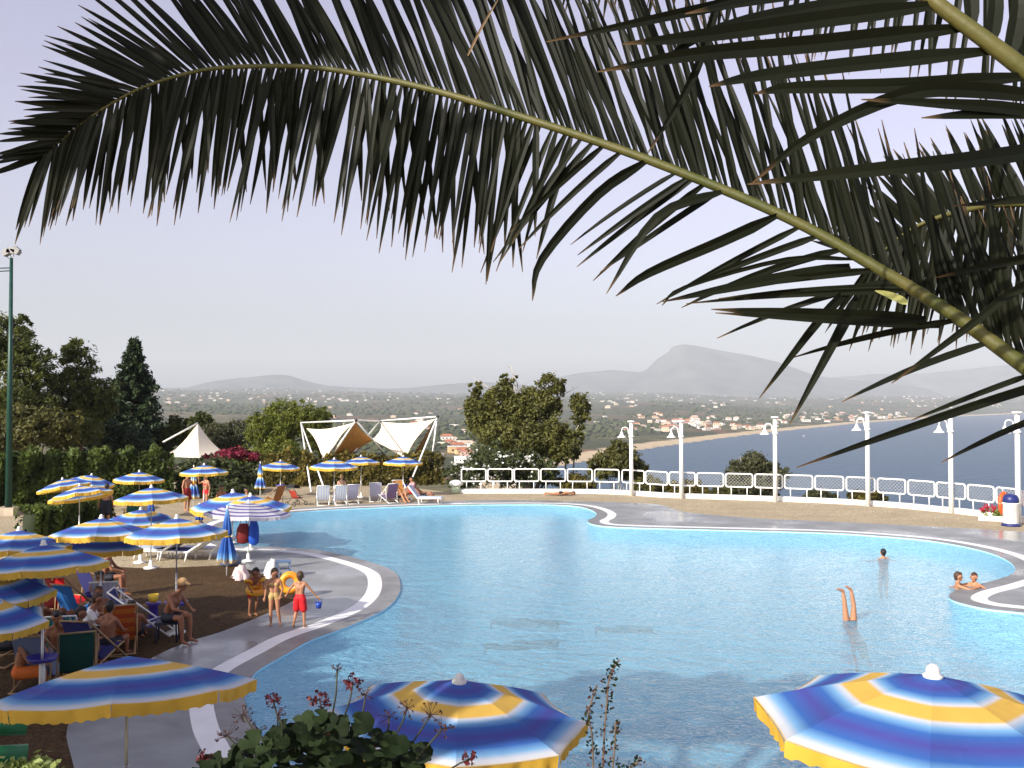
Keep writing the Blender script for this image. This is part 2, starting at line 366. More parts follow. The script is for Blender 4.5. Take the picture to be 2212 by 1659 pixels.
for k in range(2, 9): e = cr.elements.new(k / 9); e.color = (*cols[k], 1)
L(sp.outputs[0], rp.inputs[0])
nz = N('ShaderNodeTexNoise'); nz.inputs['Scale'].default_value = 1 / 28; nz.inputs['Detail'].default_value = 8; nz.inputs['Roughness'].default_value = .7; L(geo.outputs['Position'], nz.inputs[0])
mr = N('ShaderNodeMapRange'); mr.inputs[1].default_value = .42; mr.inputs[2].default_value = .6; L(nz.outputs[0], mr.inputs[0])
mx = N('ShaderNodeMix'); mx.data_type = 'RGBA'; L(mr.outputs[0], mx.inputs['Factor']); mx.inputs['A'].default_value = (.04, .045, .02, 1); L(rp.outputs[0], mx.inputs['B'])
at = N('ShaderNodeAttribute'); at.attribute_name = 'coast'
n4 = N('ShaderNodeTexNoise'); n4.inputs['Scale'].default_value = 1 / 60; L(geo.outputs['Position'], n4.inputs[0])
ma = N('ShaderNodeMath'); ma.operation = 'MULTIPLY_ADD'; ma.inputs[1].default_value = -30; L(n4.outputs[0], ma.inputs[0]); L(at.outputs['Fac'], ma.inputs[2])
ms = N('ShaderNodeMapRange'); ms.inputs[1].default_value = 18; ms.inputs[2].default_value = 30; L(ma.outputs[0], ms.inputs[0])
m5 = N('ShaderNodeMix'); m5.data_type = 'RGBA'; L(ms.outputs[0], m5.inputs['Factor']); m5.inputs['A'].default_value = (.48, .38, .25, 1); L(mx.outputs['Result'], m5.inputs['B'])
ah = N('ShaderNodeAttribute'); ah.attribute_name = 'hill'
mh = N('ShaderNodeMapRange'); mh.inputs[1].default_value = 0; mh.inputs[2].default_value = 3; L(ah.outputs['Fac'], mh.inputs[0])
m6 = N('ShaderNodeMix'); m6.data_type = 'RGBA'; L(mh.outputs[0], m6.inputs['Factor']); m6.inputs['A'].default_value = (.16, .11, .07, 1); L(m5.outputs['Result'], m6.inputs['B'])
L(m6.outputs['Result'], p.inputs['Base Color']); p.inputs['Roughness'].default_value = .95; p.inputs['Specular IOR Level'].default_value = .1
me.materials.append(lm); tag(mesh_obj('countryside', me), kind='structure')
# ---- sea
sm = bpy.data.materials.new('sea_water'); sm.use_nodes = True; nt = sm.node_tree; p = nt.nodes['Principled BSDF']; N = nt.nodes.new; L = nt.links.new
p.inputs['Base Color'].default_value = (.006, .048, .1, 1); p.inputs['Specular IOR Level'].default_value = .14; p.inputs['Roughness'].default_value = .3; p.inputs['IOR'].default_value = 1.33
tc = N('ShaderNodeTexCoord'); nz = N('ShaderNodeTexNoise'); nz.inputs['Scale'].default_value = .09; nz.inputs['Detail'].default_value = 7; L(tc.outputs['Object'], nz.inputs[0])
bp = N('ShaderNodeBump'); bp.inputs['Strength'].default_value = 1; bp.inputs['Distance'].default_value = 2.2; L(nz.outputs[0], bp.inputs['Height']); L(bp.outputs[0], p.inputs['Normal'])
sb = MB(); nn = 64; rads = [60, 400, 1200, 3000, 7000, 14400]
sb.add([(r * math.cos(2 * math.pi * j / nn), r * math.sin(2 * math.pi * j / nn), SEA) for r in rads for j in range(nn)],
       [(i * nn + j, (i + 1) * nn + j, (i + 1) * nn + (j + 1) % nn, i * nn + (j + 1) % nn) for i in range(len(rads) - 1) for j in range(nn)])
tag(sb.build('sea', sm), kind='structure')
# ---- mountains: ridge crests seen at (u, v), real mass behind and in front
rockm = mat('mountain_rock', (.05, .062, .058), .95, col2=(.13, .13, .115), vscale=.004, coord='Object', spec=.1)
def mountain(name, crest, d, front, back, seed):
    C = [D(u, v, d) for u, v in crest]; us = np.array([c.x for c in C]); zs = np.array([c.z for c in C])
    xs = np.linspace(us[0], us[-1], 150); zc = np.interp(xs, us, zs) + noise2(xs, xs * 0, seed, 4, 1 / 300.) * 7
    ys = np.concatenate([np.linspace(-front, 0, 26), np.linspace(0, back, 14)[1:]])
    P = []
    for y in ys:
        t = y / front + 1 if y < 0 else 1 - y / back
        prof = max(t, 0) ** 1.25
        nzv = noise2(xs, xs * 0 + y, seed + 1, 5, 1 / 700.) * 42 * math.sin(math.pi * min(max(t, 0), 1)) * (1 if y < 0 else .4)
        P.append([(x, d + y, -40 + (z + 40) * prof + q) for x, z, q in zip(xs, zc, nzv)])
    b = MB(); b.grid(P); return tag(b.build(name, rockm), kind='structure')
mountain('mountain', [(1120,850),(1200,815),(1260,803),(1320,798),(1380,804),(1395,800),(1420,776),(1443,762),(1453,749),(1477,745),(1505,748),(1560,758),(1620,768),(1680,783),(1730,800),(1765,812),(1900,825),(2000,840)], 11000, 2300, 1500, 11)
mountain('low_ridge', [(-250,860),(100,865),(250,862),(330,856),(345,851),(400,838),(450,825),(520,815),(590,810),(620,811),(660,823),(700,832),(760,836),(830,839),(900,836),(960,831),(1040,826),(1130,832),(1250,845),(1400,858)], 9300, 1500, 1500, 21)
mountain('far_ridge', [(1650,850),(1800,815),(1900,808),(2000,806),(2100,797),(2180,790),(2280,782),(2450,775),(2700,800),(2900,850)], 12600, 1200, 900, 31)
# ---- haze: one closed box of pale air round everything
hb = MB(); hb.box((0, 0, (790 - 61) / 2), (30600, 30600, 790 + 61)); ho = hb.build('haze', [], smooth=False); tag(ho, kind='stuff')
hm = bpy.data.materials.new('hazy_air'); hm.use_nodes = True; nt = hm.node_tree; nt.nodes.remove(nt.nodes['Principled BSDF'])
pv = nt.nodes.new('ShaderNodeVolumePrincipled'); pv.inputs['Density'].default_value = .9e-4; pv.inputs['Color'].default_value = (.86, .92, 1, 1); pv.inputs['Anisotropy'].default_value = .0
nt.links.new(pv.outputs[0], nt.nodes['Material Output'].inputs['Volume']); ho.data.materials.append(hm)
# ============================================================ RAILING AND LAMP POSTS
arc = [0]
for a_, b_ in zip(WALLC, WALLC[1:]): arc.append(arc[-1] + (b_ - a_).length)
def on_wall(s):
    i = max(0, min(len(arc) - 2, int(np.searchsorted(arc, s)) - 1)); t = (s - arc[i]) / (arc[i + 1] - arc[i])
    p = WALLC[i].lerp(WALLC[i + 1], t); tg = (WALLC[i + 1] - WALLC[i]).normalized(); return p, tg
rail = empty('railing', WALLC[0], 0, 'white tubular railing of rounded panels with diagonal netting on the kerb wall', 'railing')
PW, PZ0, PZ1 = 1.36, .66, 1.34
def panel_mesh():
    b = MB(); r = .11; pts = []
    for cx, cz, a0 in ((PW/2-r, PZ1-r, 0), (-PW/2+r, PZ1-r, 90), (-PW/2+r, PZ0+r, 180), (PW/2-r, PZ0+r, 270)):
        for k in range(4):
            q = R(a0 + k * 30); pts.append((cx + r * math.cos(q), 0, cz + r * math.sin(q)))
    b.tube(pts, .04, 8, closed=True); return b
pm = panel_mesh().build('panel', WHITE, rail)
nb = MB()
x0, x1, z0, z1 = -PW/2+.03, PW/2-.03, PZ0+.03, PZ1-.03
for k in range(-8, 16):
    for sgn in (1, -1):
        c = k * .17 - 1.0; seg = []
        for t in np.linspace(0, 1, 40):
            x = x0 + (x1 - x0) * t; z = (z0 if sgn > 0 else z1) + sgn * (x - x0 - c)
            if z0 <= z <= z1: seg.append((x, .006 * sgn, z))
        if len(seg) > 1: nb.tube([seg[0], seg[-1]], .0034, 4, cap=False)
net = nb.build('netting', WHITE, pm)
lb = MB(); lb.tube([(0, 0, WH - .02), (0, 0, PZ0 - .02)], .026, 8); leg = lb.build('leg', WHITE, pm)
leg.location = (-.4, 0, 0)
lg2 = leg.copy(); COL.objects.link(lg2); lg2.location = (.4, 0, 0)
kids0 = [net, leg, lg2]; npan = 0
s = .75; first = True
while s < arc[-1] - .7:
    p, tg = on_wall(s); nrm = Vector((-tg.y, tg.x, 0)); q = p + nrm * .14 - WALLC[0]
    npan += 1
    if first: o = pm; first = False
    else:
        o = pm.copy(); COL.objects.link(o)
        for ch in kids0 if npan > 7 else kids0[1:]: c = ch.copy(); COL.objects.link(c); c.parent = o
    o.location = q; o.rotation_euler = (random.uniform(-.01, .01), 0, math.atan2(tg.y, tg.x)); s += 1.47
bpy.data.objects.remove(net)
# lamp posts
lampgroup = 'white lamp posts along the railing'
def lamp_post(u, vb, vt, label):
    base = G(u, vb); d = base.y; ht = CAMZ - (vt - HZ) * d / FPX
    e = empty('lamp_post', (base.x, base.y, 0), 0, label, 'lamp post', lampgroup)
    b = MB(); b.tube([(0, 0, 0), (0, 0, ht)], [.115, .095], 14); b.build('pole', WHITE, e)
    b = MB(); b.lathe([(0, 0), (.2, 0), (.21, .03), (.2, .07), (0, .09)], 12, c=(0, 0, ht)); b.build('cap', WHITE, e)
    b = MB(); b.lathe([(.1, -.05), (.15, -.04), (.15, .05), (.1, .06)], 12, c=(0, 0, ht - .78)); b.build('collar', WHITE, e)
    b = MB(); pts = [(-.1, 0, ht - .74), (-.16, 0, ht - .55)]
    for k in range(9):
        q = R(10 + k * 20); pts.append((-.34 + .17 * math.cos(q), 0, ht - .42 + .15 * math.sin(q)))
    pts.append((-.52, 0, ht - .58)); b.tube(pts, .026, 8); b.build('gooseneck', WHITE, e)
    b = MB(); b.lathe([(.03, .12), (.05, .1), (.075, .02), (.13, -.1), (.24, -.19), (.25, -.21), (.22, -.2), (.1, -.08), (.03, .02)], 16, c=(-.52, 0, ht - .62)); b.build('lamp_shade', WHITE, e)
    return e
for u, vb, vt, lab in ((1364,1071,912,'white lamp post furthest left along the railing, in front of dark shrubs'),
        (1472,1077,911,'white lamp post second from the left, with the sandy beach behind its lamp'),
        (1675,1085,903,'white lamp post third from the left, beside the small green tree beyond the railing'),
        (1875,1094,893,'white lamp post with flat cap crossed by the long low palm leaflet'),
        (2055,1109,895,'white lamp post second from the right, open sea behind it'),
        (2200,1131,893,'white lamp post furthest right, behind the litter bin and lifebuoy')): lamp_post(u, vb, vt, lab)
# green floodlight mast at the far left
mb_ = G(18, 1112); e = empty('floodlight_mast', (mb_.x, mb_.y, 0), 0, 'tall dark green floodlight mast with lamps on top at the far left', 'light mast')
d = mb_.y; top = CAMZ - (556 - HZ) * d / FPX
b = MB(); b.tube([(0, 0, 0), (0, 0, top)], [.15, .07], 14); b.build('pole', GREENM, e)
b = MB(); b.tube([(-1.4, 0, top - .5), (0, 0, top - .45)], .025, 6); b.build('bracket', GREENM, e)
b = MB(); b.tube([(-1.4, 0, top - .66), (0, 0, top - .58)], .025, 6); b.build('bracket', GREENM, e)
for k, (dx, dz, ry) in enumerate(((-.18, .28, -.5), (.2, .36, .7), (.02, .34, .2), (-1.3, -.2, -.4))):
    b = MB(); rot = Matrix.Rotation(ry, 3, 'Y'); b.box((0, 0, 0), (.36, .3, .2), rot=rot); b.box(rot @ Vector((0, 0, .13)), (.28, .22, .08), rot=rot)
    b.tube([(-.12, 0, -.08), (-dx * .5, 0, -.28)], .015, 5)
    b.build('floodlight', mat('lamp_housing', (.3, .29, .28), .5), e, smooth=False, loc=(dx, 0, top + dz - .05))
b = MB(); b.box((0, 0, .17), (.9, .9, .34)); b.build('plinth', mat('plinth_stone', (.4, .33, .25), .85, var=.2), e, smooth=False)

# ============================================================ VEGETATION
def leaf_quads(C, N_, size, aspect, tint):
    """quads centred at C with random orientation; returns verts, count"""
    n = len(C); a = rng.normal(size=(n, 3)); a /= np.linalg.norm(a, axis=1)[:, None]
    if N_ is not None: a = a * .75 + N_ * .6; a /= np.linalg.norm(a, axis=1)[:, None]
    r = rng.normal(size=(n, 3)); t = np.cross(a, r); t /= np.linalg.norm(t, axis=1)[:, None] + 1e-9; q = np.cross(a, t)
    s = size * rng.uniform(.6, 1.35, n)[:, None]
    t = t * s; q = q * s * aspect
    return np.stack([C - t - q * .15, C - q, C + t + q * .1, C + q], 1).reshape(-1, 3)
def leaf_mesh(name, V, tint, material, parent=None, loc=None):
    n = len(V) // 4; me = bpy.data.meshes.new(name)
    me.vertices.add(4 * n); me.vertices.foreach_set('co', V.astype(np.float32).ravel())
    me.loops.add(4 * n); me.loops.foreach_set('vertex_index', np.arange(4 * n, dtype=np.int32))
    me.polygons.add(n); me.polygons.foreach_set('loop_start', np.arange(0, 4 * n, 4, dtype=np.int32))
    a = me.attributes.new('tint', 'FLOAT', 'FACE'); a.data.foreach_set('value', tint.astype(np.float32))
    me.materials.append(material); me.update(calc_edges=True); me.validate()
    return mesh_obj(name, me, parent, loc)
def cloud(blobs, nclump, per, size, aspect=.55, spread=.22, hollow=.55, flat=1.0, lobes=True):
    nclump = int(nclump * 1.7); per = int(per * 1.3)
    sub_ = []
    for bx in blobs:                   # break every mass into uneven lobes
        for _ in range(9):
            q = rng.normal(size=3); q /= np.linalg.norm(q); k_ = rng.uniform(.3, .55)
            sub_.append((bx[0] + q[0] * bx[3] * (1.05 - k_ * .8), bx[1] + q[1] * bx[4] * (1.05 - k_ * .8), bx[2] + q[2] * bx[5] * (1.05 - k_ * .8), bx[3] * k_, bx[4] * k_, bx[5] * k_))
    blobs = list(blobs) * 1 + sub_ if lobes else blobs
    nb0 = len(blobs) if not lobes else len(blobs) // 10
    vol = np.array([bx[3] * bx[4] * bx[5] for bx in blobs]) ** .8; pick = rng.choice(len(blobs), nclump, p=vol / vol.sum())
    B = np.array(blobs)[pick]; d = rng.normal(size=(nclump, 3)); d /= np.linalg.norm(d, axis=1)[:, None]
    r = rng.uniform(hollow ** 3, 1, nclump)[:, None] ** (1 / 3.)
    B = B.copy(); B[pick < nb0, 3:6] *= .8
    cc = B[:, :3] + d * r * B[:, 3:6]; tint = np.clip(rng.uniform(0, 1, nclump) * .6 + .4 * rng.uniform(0, 1, len(blobs))[pick], 0, 1)
    rad = (B[:, 3:6].mean(1) * spread * rng.uniform(.6, 1.4, nclump))
    C = np.repeat(cc, per, 0) + rng.normal(size=(nclump * per, 3)) * np.repeat(rad, per)[:, None] * np.array([1, 1, flat]) * .6
    Nn = np.repeat(d, per, 0) * .6 + np.array([0, 0, .5])
    T = np.clip(np.repeat(tint, per) * .75 + rng.uniform(0, .25, nclump * per), 0, 1)
    return leaf_quads(C, Nn, size, aspect, T), T
LEAF = {
 'pine': leaf_mat('pine_needles', (.022, .036, .01), (.14, .155, .03), .25),
 'conifer': leaf_mat('conifer_needles', (.012, .024, .01), (.04, .065, .022), .15),
 'pepper': leaf_mat('feathery_leaf', (.07, .095, .015), (.22, .24, .04), .35),
 'olive': leaf_mat('olive_leaf', (.045, .052, .024), (.13, .13, .065), .25),
 'scrub': leaf_mat('scrub_leaf', (.04, .042, .014), (.17, .165, .045), .3),
 'centre': leaf_mat('bushy_leaf', (.05, .05, .016), (.2, .2, .05), .35),
 'hedge': leaf_mat('hedge_leaf', (.025, .042, .01), (.11, .15, .03), .3),
 'golden': leaf_mat('golden_shrub_leaf', (.055, .055, .016), (.2, .16, .035), .3),
 'oleander': leaf_mat('oleander_leaf', (.04, .055, .022), (.11, .13, .05), .25),
 'bract': leaf_mat('bougainvillea_bract', (.09, .01, .025), (.27, .025, .05), .3),
 'petal': leaf_mat('white_petal', (.7, .7, .66), (.85, .85, .8), .3),
 'ger': leaf_mat('geranium_leaf', (.008, .016, .005), (.02, .034, .01), .12, .7),
 'dry': leaf_mat('dry_leaf', (.06, .025, .02), (.14, .06, .035), .2),
 'bright': leaf_mat('bright_leaf', (.12, .2, .03), (.4, .45, .15), .3),
}
def tree(name, label, base, blobs, kind, nclump, per, size, trunk_h, tr=.16, bark=BARK, group=None, aspect=.55, limbs=7, extra=None, cat='tree', spread=.22, hollow=.55):
    e = empty(name, base, 0, label, cat, group)
    V, T = cloud(blobs, nclump, per, size, aspect, spread, hollow); leaf_mesh('crown', V, T, LEAF[kind], e)
    cz = sum(bx[2] for bx in blobs) / len(blobs); cx = sum(bx[0] for bx in blobs) / len(blobs); cy = sum(bx[1] for bx in blobs) / len(blobs)
    b = MB(); b.tube([(0, 0, -.3), (cx * .25 + .05, cy * .2, trunk_h * .5), (cx * .6, cy * .6, trunk_h), (cx, cy, cz)], [tr * 1.3, tr, tr * .8, tr * .3], 9)
    b.build('trunk', bark, e)
    for k in range(limbs):
        bl = blobs[k % len(blobs)]; q = random.uniform(0, 6.28); z0 = trunk_h * random.uniform(.7, 1.05)
        end = (bl[0] + bl[3] * .65 * math.cos(q), bl[1] + bl[4] * .65 * math.sin(q), bl[2] + bl[5] * random.uniform(-.2, .6))
        st = (cx * .6, cy * .6, z0); mid = tuple((a + c) / 2 + (0, 0, .12)[i] for i, (a, c) in enumerate(zip(st, end)))
        b = MB(); b.tube([st, mid, end], [tr * .5, tr * .35, tr * .12], 6); b.build('limb', bark, e)
    if extra: extra(e)
    return e
def land(x, y): return float(land_z(np.array([x]), np.array([y]))[0][0])
def blob_at(base, u, v, d, ru, rv, depth=None):
    """ellipsoid centred where (u, v) is at d metres; ru, rv in pixels"""
    p = D(u, v, d) - Vector(base); rx = ru * d / FPX; rz = rv * d / FPX
    return (p.x, p.y, p.z, rx, depth or rx, rz)
def bt(u, d): x = X(u, d); return (x, d, land(x, d))
# left stand of trees
B_ = bt(10, 62); tree('pine_tree', 'tall broad pine at the left edge behind the floodlight mast', B_, [blob_at(B_, 5, 735, 62, 75, 60), blob_at(B_, 60, 790, 61, 62, 55), blob_at(B_, -60, 780, 62, 70, 70), blob_at(B_, 25, 870, 61, 90, 62), blob_at(B_, 100, 830, 62, 30, 30), blob_at(B_, 35, 700, 62, 30, 28)], 'pine', 520, 26, .17, 4.5, .3, aspect=.3, limbs=9)
B_ = bt(172, 66); tree('pine_tree', 'rounded pine between the edge pine and the dark conifer', B_, [blob_at(B_, 170, 790, 66, 42, 56), blob_at(B_, 150, 850, 65, 58, 50), blob_at(B_, 200, 860, 66, 50, 60), blob_at(B_, 165, 920, 65, 80, 50)], 'pine', 430, 26, .16, 3.5, .25, aspect=.3)
def conifer(name, label, base, hgt, rad):
    e = empty(name, base, 0, label, 'tree'); V = []; T = []
    b = MB(); b.tube([(0, 0, -.3), (0, 0, hgt)], [.2, .03], 8); b.build('trunk', BARK, e)
    z = .8
    while z < hgt - .1:
        f = 1 - z / hgt; L_ = rad * (f ** .8) * random.uniform(.75, 1.2) + .12
        for k in range(9):
            q = random.uniform(0, 6.28); n = int(18 + 44 * f); t = np.linspace(.15, 1, n)[:, None] ** .8
            C = np.concatenate([math.cos(q) * L_ * t, math.sin(q) * L_ * t, z + .35 * L_ * t - .1 * t ** 2], 1) + rng.normal(size=(n, 3)) * .1
            V.append(leaf_quads(C, None, .22, .4, None)); T.append(np.full(n, random.random()) * .7 + rng.uniform(0, .3, n))
        z += .2 + .12 * f
    leaf_mesh('crown', np.concatenate(V), np.concatenate(T), LEAF['conifer'], e); return e
B_ = bt(288, 76); conifer('conifer_tree', 'dark pointed conifer right of the pines with a sharp tip', B_, D(288, 733, 76).z - B_[2], 3.1)
B_ = bt(225, 70); tree('shrub_tree', 'dark low tree filling the gap below the conifer', B_, [blob_at(B_, 215, 945, 70, 55, 58), blob_at(B_, 285, 960, 70, 50, 48)], 'conifer', 170, 24, .15, 1.2, .12, aspect=.4)
B_ = bt(75, 56); tree('shrub_tree', 'dark olive shrub below the tall pine behind the hedge', B_, [blob_at(B_, 60, 930, 56, 70, 55), blob_at(B_, 125, 925, 56, 50, 50), blob_at(B_, -10, 950, 56, 60, 50)], 'scrub', 230, 24, .15, 1.2, .12, aspect=.45)
B_ = bt(420, 78); tree('pine_tree', 'small dark green tree behind the peak of the pyramid tent', B_, [blob_at(B_, 425, 925, 78, 35, 40), blob_at(B_, 385, 935, 78, 32, 34), blob_at(B_, 360, 945, 77, 25, 34)], 'pine', 170, 24, .17, 2, .15, aspect=.35)
B_ = bt(490, 76); tree('olive_tree', 'greyish olive tree between the pyramid tent and the feathery tree', B_, [blob_at(B_, 480, 945, 76, 45, 38), blob_at(B_, 520, 940, 76, 35, 38)], 'olive', 170, 26, .13, 1.8, .15, aspect=.3)
B_ = bt(622, 70); tree('pepper_tree', 'large light green feathery tree left of the tensile sails', B_, [blob_at(B_, 615, 910, 70, 65, 52), blob_at(B_, 665, 905, 70, 50, 45), blob_at(B_, 560, 930, 69, 45, 40), blob_at(B_, 600, 975, 68, 65, 42), blob_at(B_, 690, 940, 70, 40, 42)], 'pepper', 380, 28, .14, 2.2, .2, aspect=.3)
# hedge: a long clipped run
def hedge(name, label, pts, hgt, thick, n, kind, size=.1, cat='hedge', tops=.12, extra=None):
    c = Vector(pts[0]); e = empty(name, c, 0, label, cat); P = catmull(pts, 8); A = np.array([tuple(p - c) for p in P])
    i = rng.uniform(0, len(A) - 1.001, n); k = i.astype(int); C = A[k] + (A[k + 1] - A[k]) * (i - k)[:, None]
    tg = A[np.minimum(k + 1, len(A) - 1)] - A[k]; tg /= np.linalg.norm(tg, axis=1)[:, None]; nr = np.stack([-tg[:, 1], tg[:, 0], 0 * i], 1)
    side = rng.choice([-1, 0, 1], n, p=[.55, .35, .1]); hh = hgt * (1 + .07 * np.sin(i * 2.3) + .05 * np.sin(i * 5.1))
    off = np.where(side == 0, rng.uniform(-1, 1, n), side) * thick / 2 * rng.uniform(.88, 1.03, n); z = np.where(side == 0, hh * rng.uniform(.93, 1.04, n), hh * rng.uniform(0, 1, n))
    cl = noise2(i * 3.1, z * 2.5, 9, 3, 1.); C = C + nr * (off + cl * .1 * np.sign(off))[:, None]; C[:, 2] += z + np.where(side == 0, cl * tops, 0)
    Nn = np.where((side == 0)[:, None], np.array([0, 0, 1.]), nr * np.sign(off)[:, None])
    T = np.clip(.5 + cl * .45 + rng.uniform(-.2, .2, n), 0, 1)
    leaf_mesh('foliage', leaf_quads(C, Nn, size, .6, T), T, LEAF[kind], e)
    rows = []
    for s_, z_ in ((-1, 0), (-1, .9), (1, .9), (1, 0)):
        rr_ = []
        for k_ in range(len(A)):
            t_ = A[min(k_ + 1, len(A) - 1)] - A[max(k_ - 1, 0)]; t_ = t_ / np.linalg.norm(t_); rr_.append((A[k_][0] - t_[1] * s_ * thick * .3 * min(1, .15 + k_, .15 + len(A) - 1 - k_), A[k_][1] + t_[0] * s_ * thick * .3 * min(1, .15 + k_, .15 + len(A) - 1 - k_), z_ * hgt * min(.95, .3 + k_ * .5, .3 + (len(A) - 1 - k_) * .5)))
        rows.append(rr_)
    b = MB(); b.grid(rows); b.build('inner_core', mat('hedge_core', (.02, .028, .012), .95), e)  # solid dark core filling the hedge behind its leaves
    if extra: extra(e, A)
    return e
hedge('hedge', 'long clipped dark green hedge behind the left umbrellas', [(X(-90, 43), 43, 0), (X(60, 45), 45, 0), (X(200, 47), 47, 0), (X(370, 49), 49, 0)], 2.45, 1.5, 15000, 'hedge', .11)
hedge('low_hedge', 'low clipped hedge in a bed beside the floodlight mast', [G(55, 1158), G(110, 1150), G(175, 1135), G(215, 1122)], .95, 1.2, 4200, 'hedge', .09)
c0 = (X(470, 52), 52, 0); tree('oleander_hedge', 'rounded green oleander bushes right of the dark hedge', c0, [blob_at(c0, 415, 1030, 52, 42, 42), blob_at(c0, 470, 1025, 52, 48, 42), blob_at(c0, 530, 1038, 53, 42, 38), blob_at(c0, 380, 1045, 51, 35, 35), blob_at(c0, 480, 1065, 51.5, 85, 28)], 'oleander', 300, 24, .12, .6, .06, cat='bush')
hedge('golden_hedge', 'yellow green hedge behind the far deck chairs below the sails', [(X(565, 57), 57, 0), (X(680, 57.5), 57.5, 0), (X(800, 58), 58, 0), (X(955, 59), 59, 0)], 1.75, 1.6, 9000, 'golden', .12, tops=.35)
c0 = (X(500, 59), 59, 0)
e = empty('bougainvillea', c0, 0, 'bougainvillea mass with crimson bracts above the oleander bushes', 'bush')
V, T = cloud([blob_at(c0, 500, 984, 59, 48, 11), blob_at(c0, 542, 990, 59, 30, 10), blob_at(c0, 462, 986, 59, 24, 7)], 70, 24, .09, .8); leaf_mesh('bracts', V, T, LEAF['bract'], e)
V, T = cloud([blob_at(c0, 510, 1010, 59, 55, 25)], 70, 24, .12, .5); leaf_mesh('foliage', V, T, LEAF['hedge'], e)
b = MB()
for k in range(5): b.tube([(k * .3 - .6, 0, -.1), (k * .5 - 1, .1, .9), (k * .8 - 1.6, 0, 1.7)], [.04, .03, .015], 6)
b.build('stem', BARK, e)
# centre tree and bushes beyond the railing
B_ = bt(1190, 60)
def bare(e):
    for du, dv, L_ in ((1100, 785, 1), (1020, 815, 1), (1200, 800, 1), (1250, 835, 1)):
        p = D(du, dv, 60) - e.location; q0 = D(1130, 900, 60) - e.location
        b = MB(); b.tube([q0, q0.lerp(p, .6) + Vector((.15, 0, .1)), p], [.06, .035, .012], 6)
        for k in range(5):
            t = random.uniform(.55, .95); s_ = q0.lerp(p, t); b.tube([s_, s_ + Vector((random.uniform(-.4, .4), random.uniform(-.3, .3), random.uniform(.1, .4)))], [.015, .005], 5)
        b.build('branch', PALEBARK, e)
    for du in (1222, 1240):
        p = D(du, 990, 60) - e.location; b = MB(); b.tube([(p.x * .6 + .3, p.y, 0), (p.x, p.y, p.z)], [.09, .05], 7); b.build('stem', PALEBARK, e)
B2 = [blob_at(B_, 1085, 880, 60, 55, 48), blob_at(B_, 1155, 880, 60, 60, 42), blob_at(B_, 1035, 900, 60, 34, 58), blob_at(B_, 1195, 830, 60, 36, 24), blob_at(B_, 1252, 880, 60, 26, 46), blob_at(B_, 1125, 950, 59, 90, 42), blob_at(B_, 1205, 955, 59, 52, 52), blob_at(B_, 1095, 825, 60, 22, 24), blob_at(B_, 1028, 838, 60, 14, 24)]
tree('spreading_tree', 'big bushy dark tree in the centre beyond the railing with bare twigs on top', B_, B2, 'centre', 800, 26, .12, 2.4, .2, PALEBARK, aspect=.45, extra=bare, limbs=10)
c0 = bt(1065, 57)
def flowers(e):
    bl = [blob_at(c0, 1060, 1000, 56.4, 75, 45), blob_at(c0, 1110, 1010, 56.3, 60, 40), blob_at(c0, 1000, 1020, 56.4, 40, 30)]
    V, T = cloud(bl, 90, 3, .075, .9, .1, .9); leaf_mesh('blossom', V, T, LEAF['petal'], e)
tree('oleander_bush', 'green oleander bush dotted with white flowers in front of the big tree', c0, [blob_at(c0, 1060, 1000, 57, 70, 45), blob_at(c0, 1115, 1005, 57, 55, 42), blob_at(c0, 1000, 1025, 57, 40, 30), blob_at(c0, 1165, 1020, 57, 40, 30)], 'oleander', 300, 26, .12, 1.0, .08, aspect=.35, extra=flowers, cat='bush')
c0 = bt(1330, 58); tree('shrub_tree', 'dark grey green shrub behind the leftmost white lamp post', c0, [blob_at(c0, 1340, 995, 58, 52, 38), blob_at(c0, 1300, 1010, 58, 38, 30), blob_at(c0, 1375, 1015, 58, 28, 28), blob_at(c0, 1335, 965, 58, 25, 18)], 'scrub', 240, 24, .12, 1, .07, PALEBARK, aspect=.45, cat='bush')
c0 = bt(1635, 52); tree('olive_tree', 'small round green tree rising beyond the railing against the sea', c0, [blob_at(c0, 1625, 1005, 52, 40, 32), blob_at(c0, 1590, 1020, 52, 28, 30), blob_at(c0, 1670, 1025, 52, 38, 32), blob_at(c0, 1630, 1050, 52, 65, 30)], 'olive', 260, 26, .1, 1.2, .09, PALEBARK, aspect=.4)
for u, v, d, ru, rv, kd, lab in ((1480, 1060, 52, 55, 22, 'golden', 'rusty yellow low shrub seen through the netting left of the small round tree'), (1560, 1068, 50, 30, 16, 'scrub', 'brown low shrub just left of the small round tree behind the railing'),
        (1870, 1075, 47, 40, 14, 'golden', 'low yellow green shrub at the foot of the capped lamp post'), (1770, 1072, 49, 35, 12, 'olive', 'pale low shrub behind the railing right of the small round tree'), (1240, 1045, 58, 50, 20, 'golden', 'low golden shrub under the right side of the big centre tree'), (1400, 1050, 56, 40, 20, 'scrub', 'low brown shrub between the two leftmost lamp posts')):
    c0 = bt(u, d); tree('low_shrub', lab, c0, [blob_at(c0, u, v, d, ru, rv), blob_at(c0, u + ru * .5, v + rv * .3, d, ru * .6, rv * .8)], kd, 80, 22, .1, .4, .04, limbs=3, cat='bush')
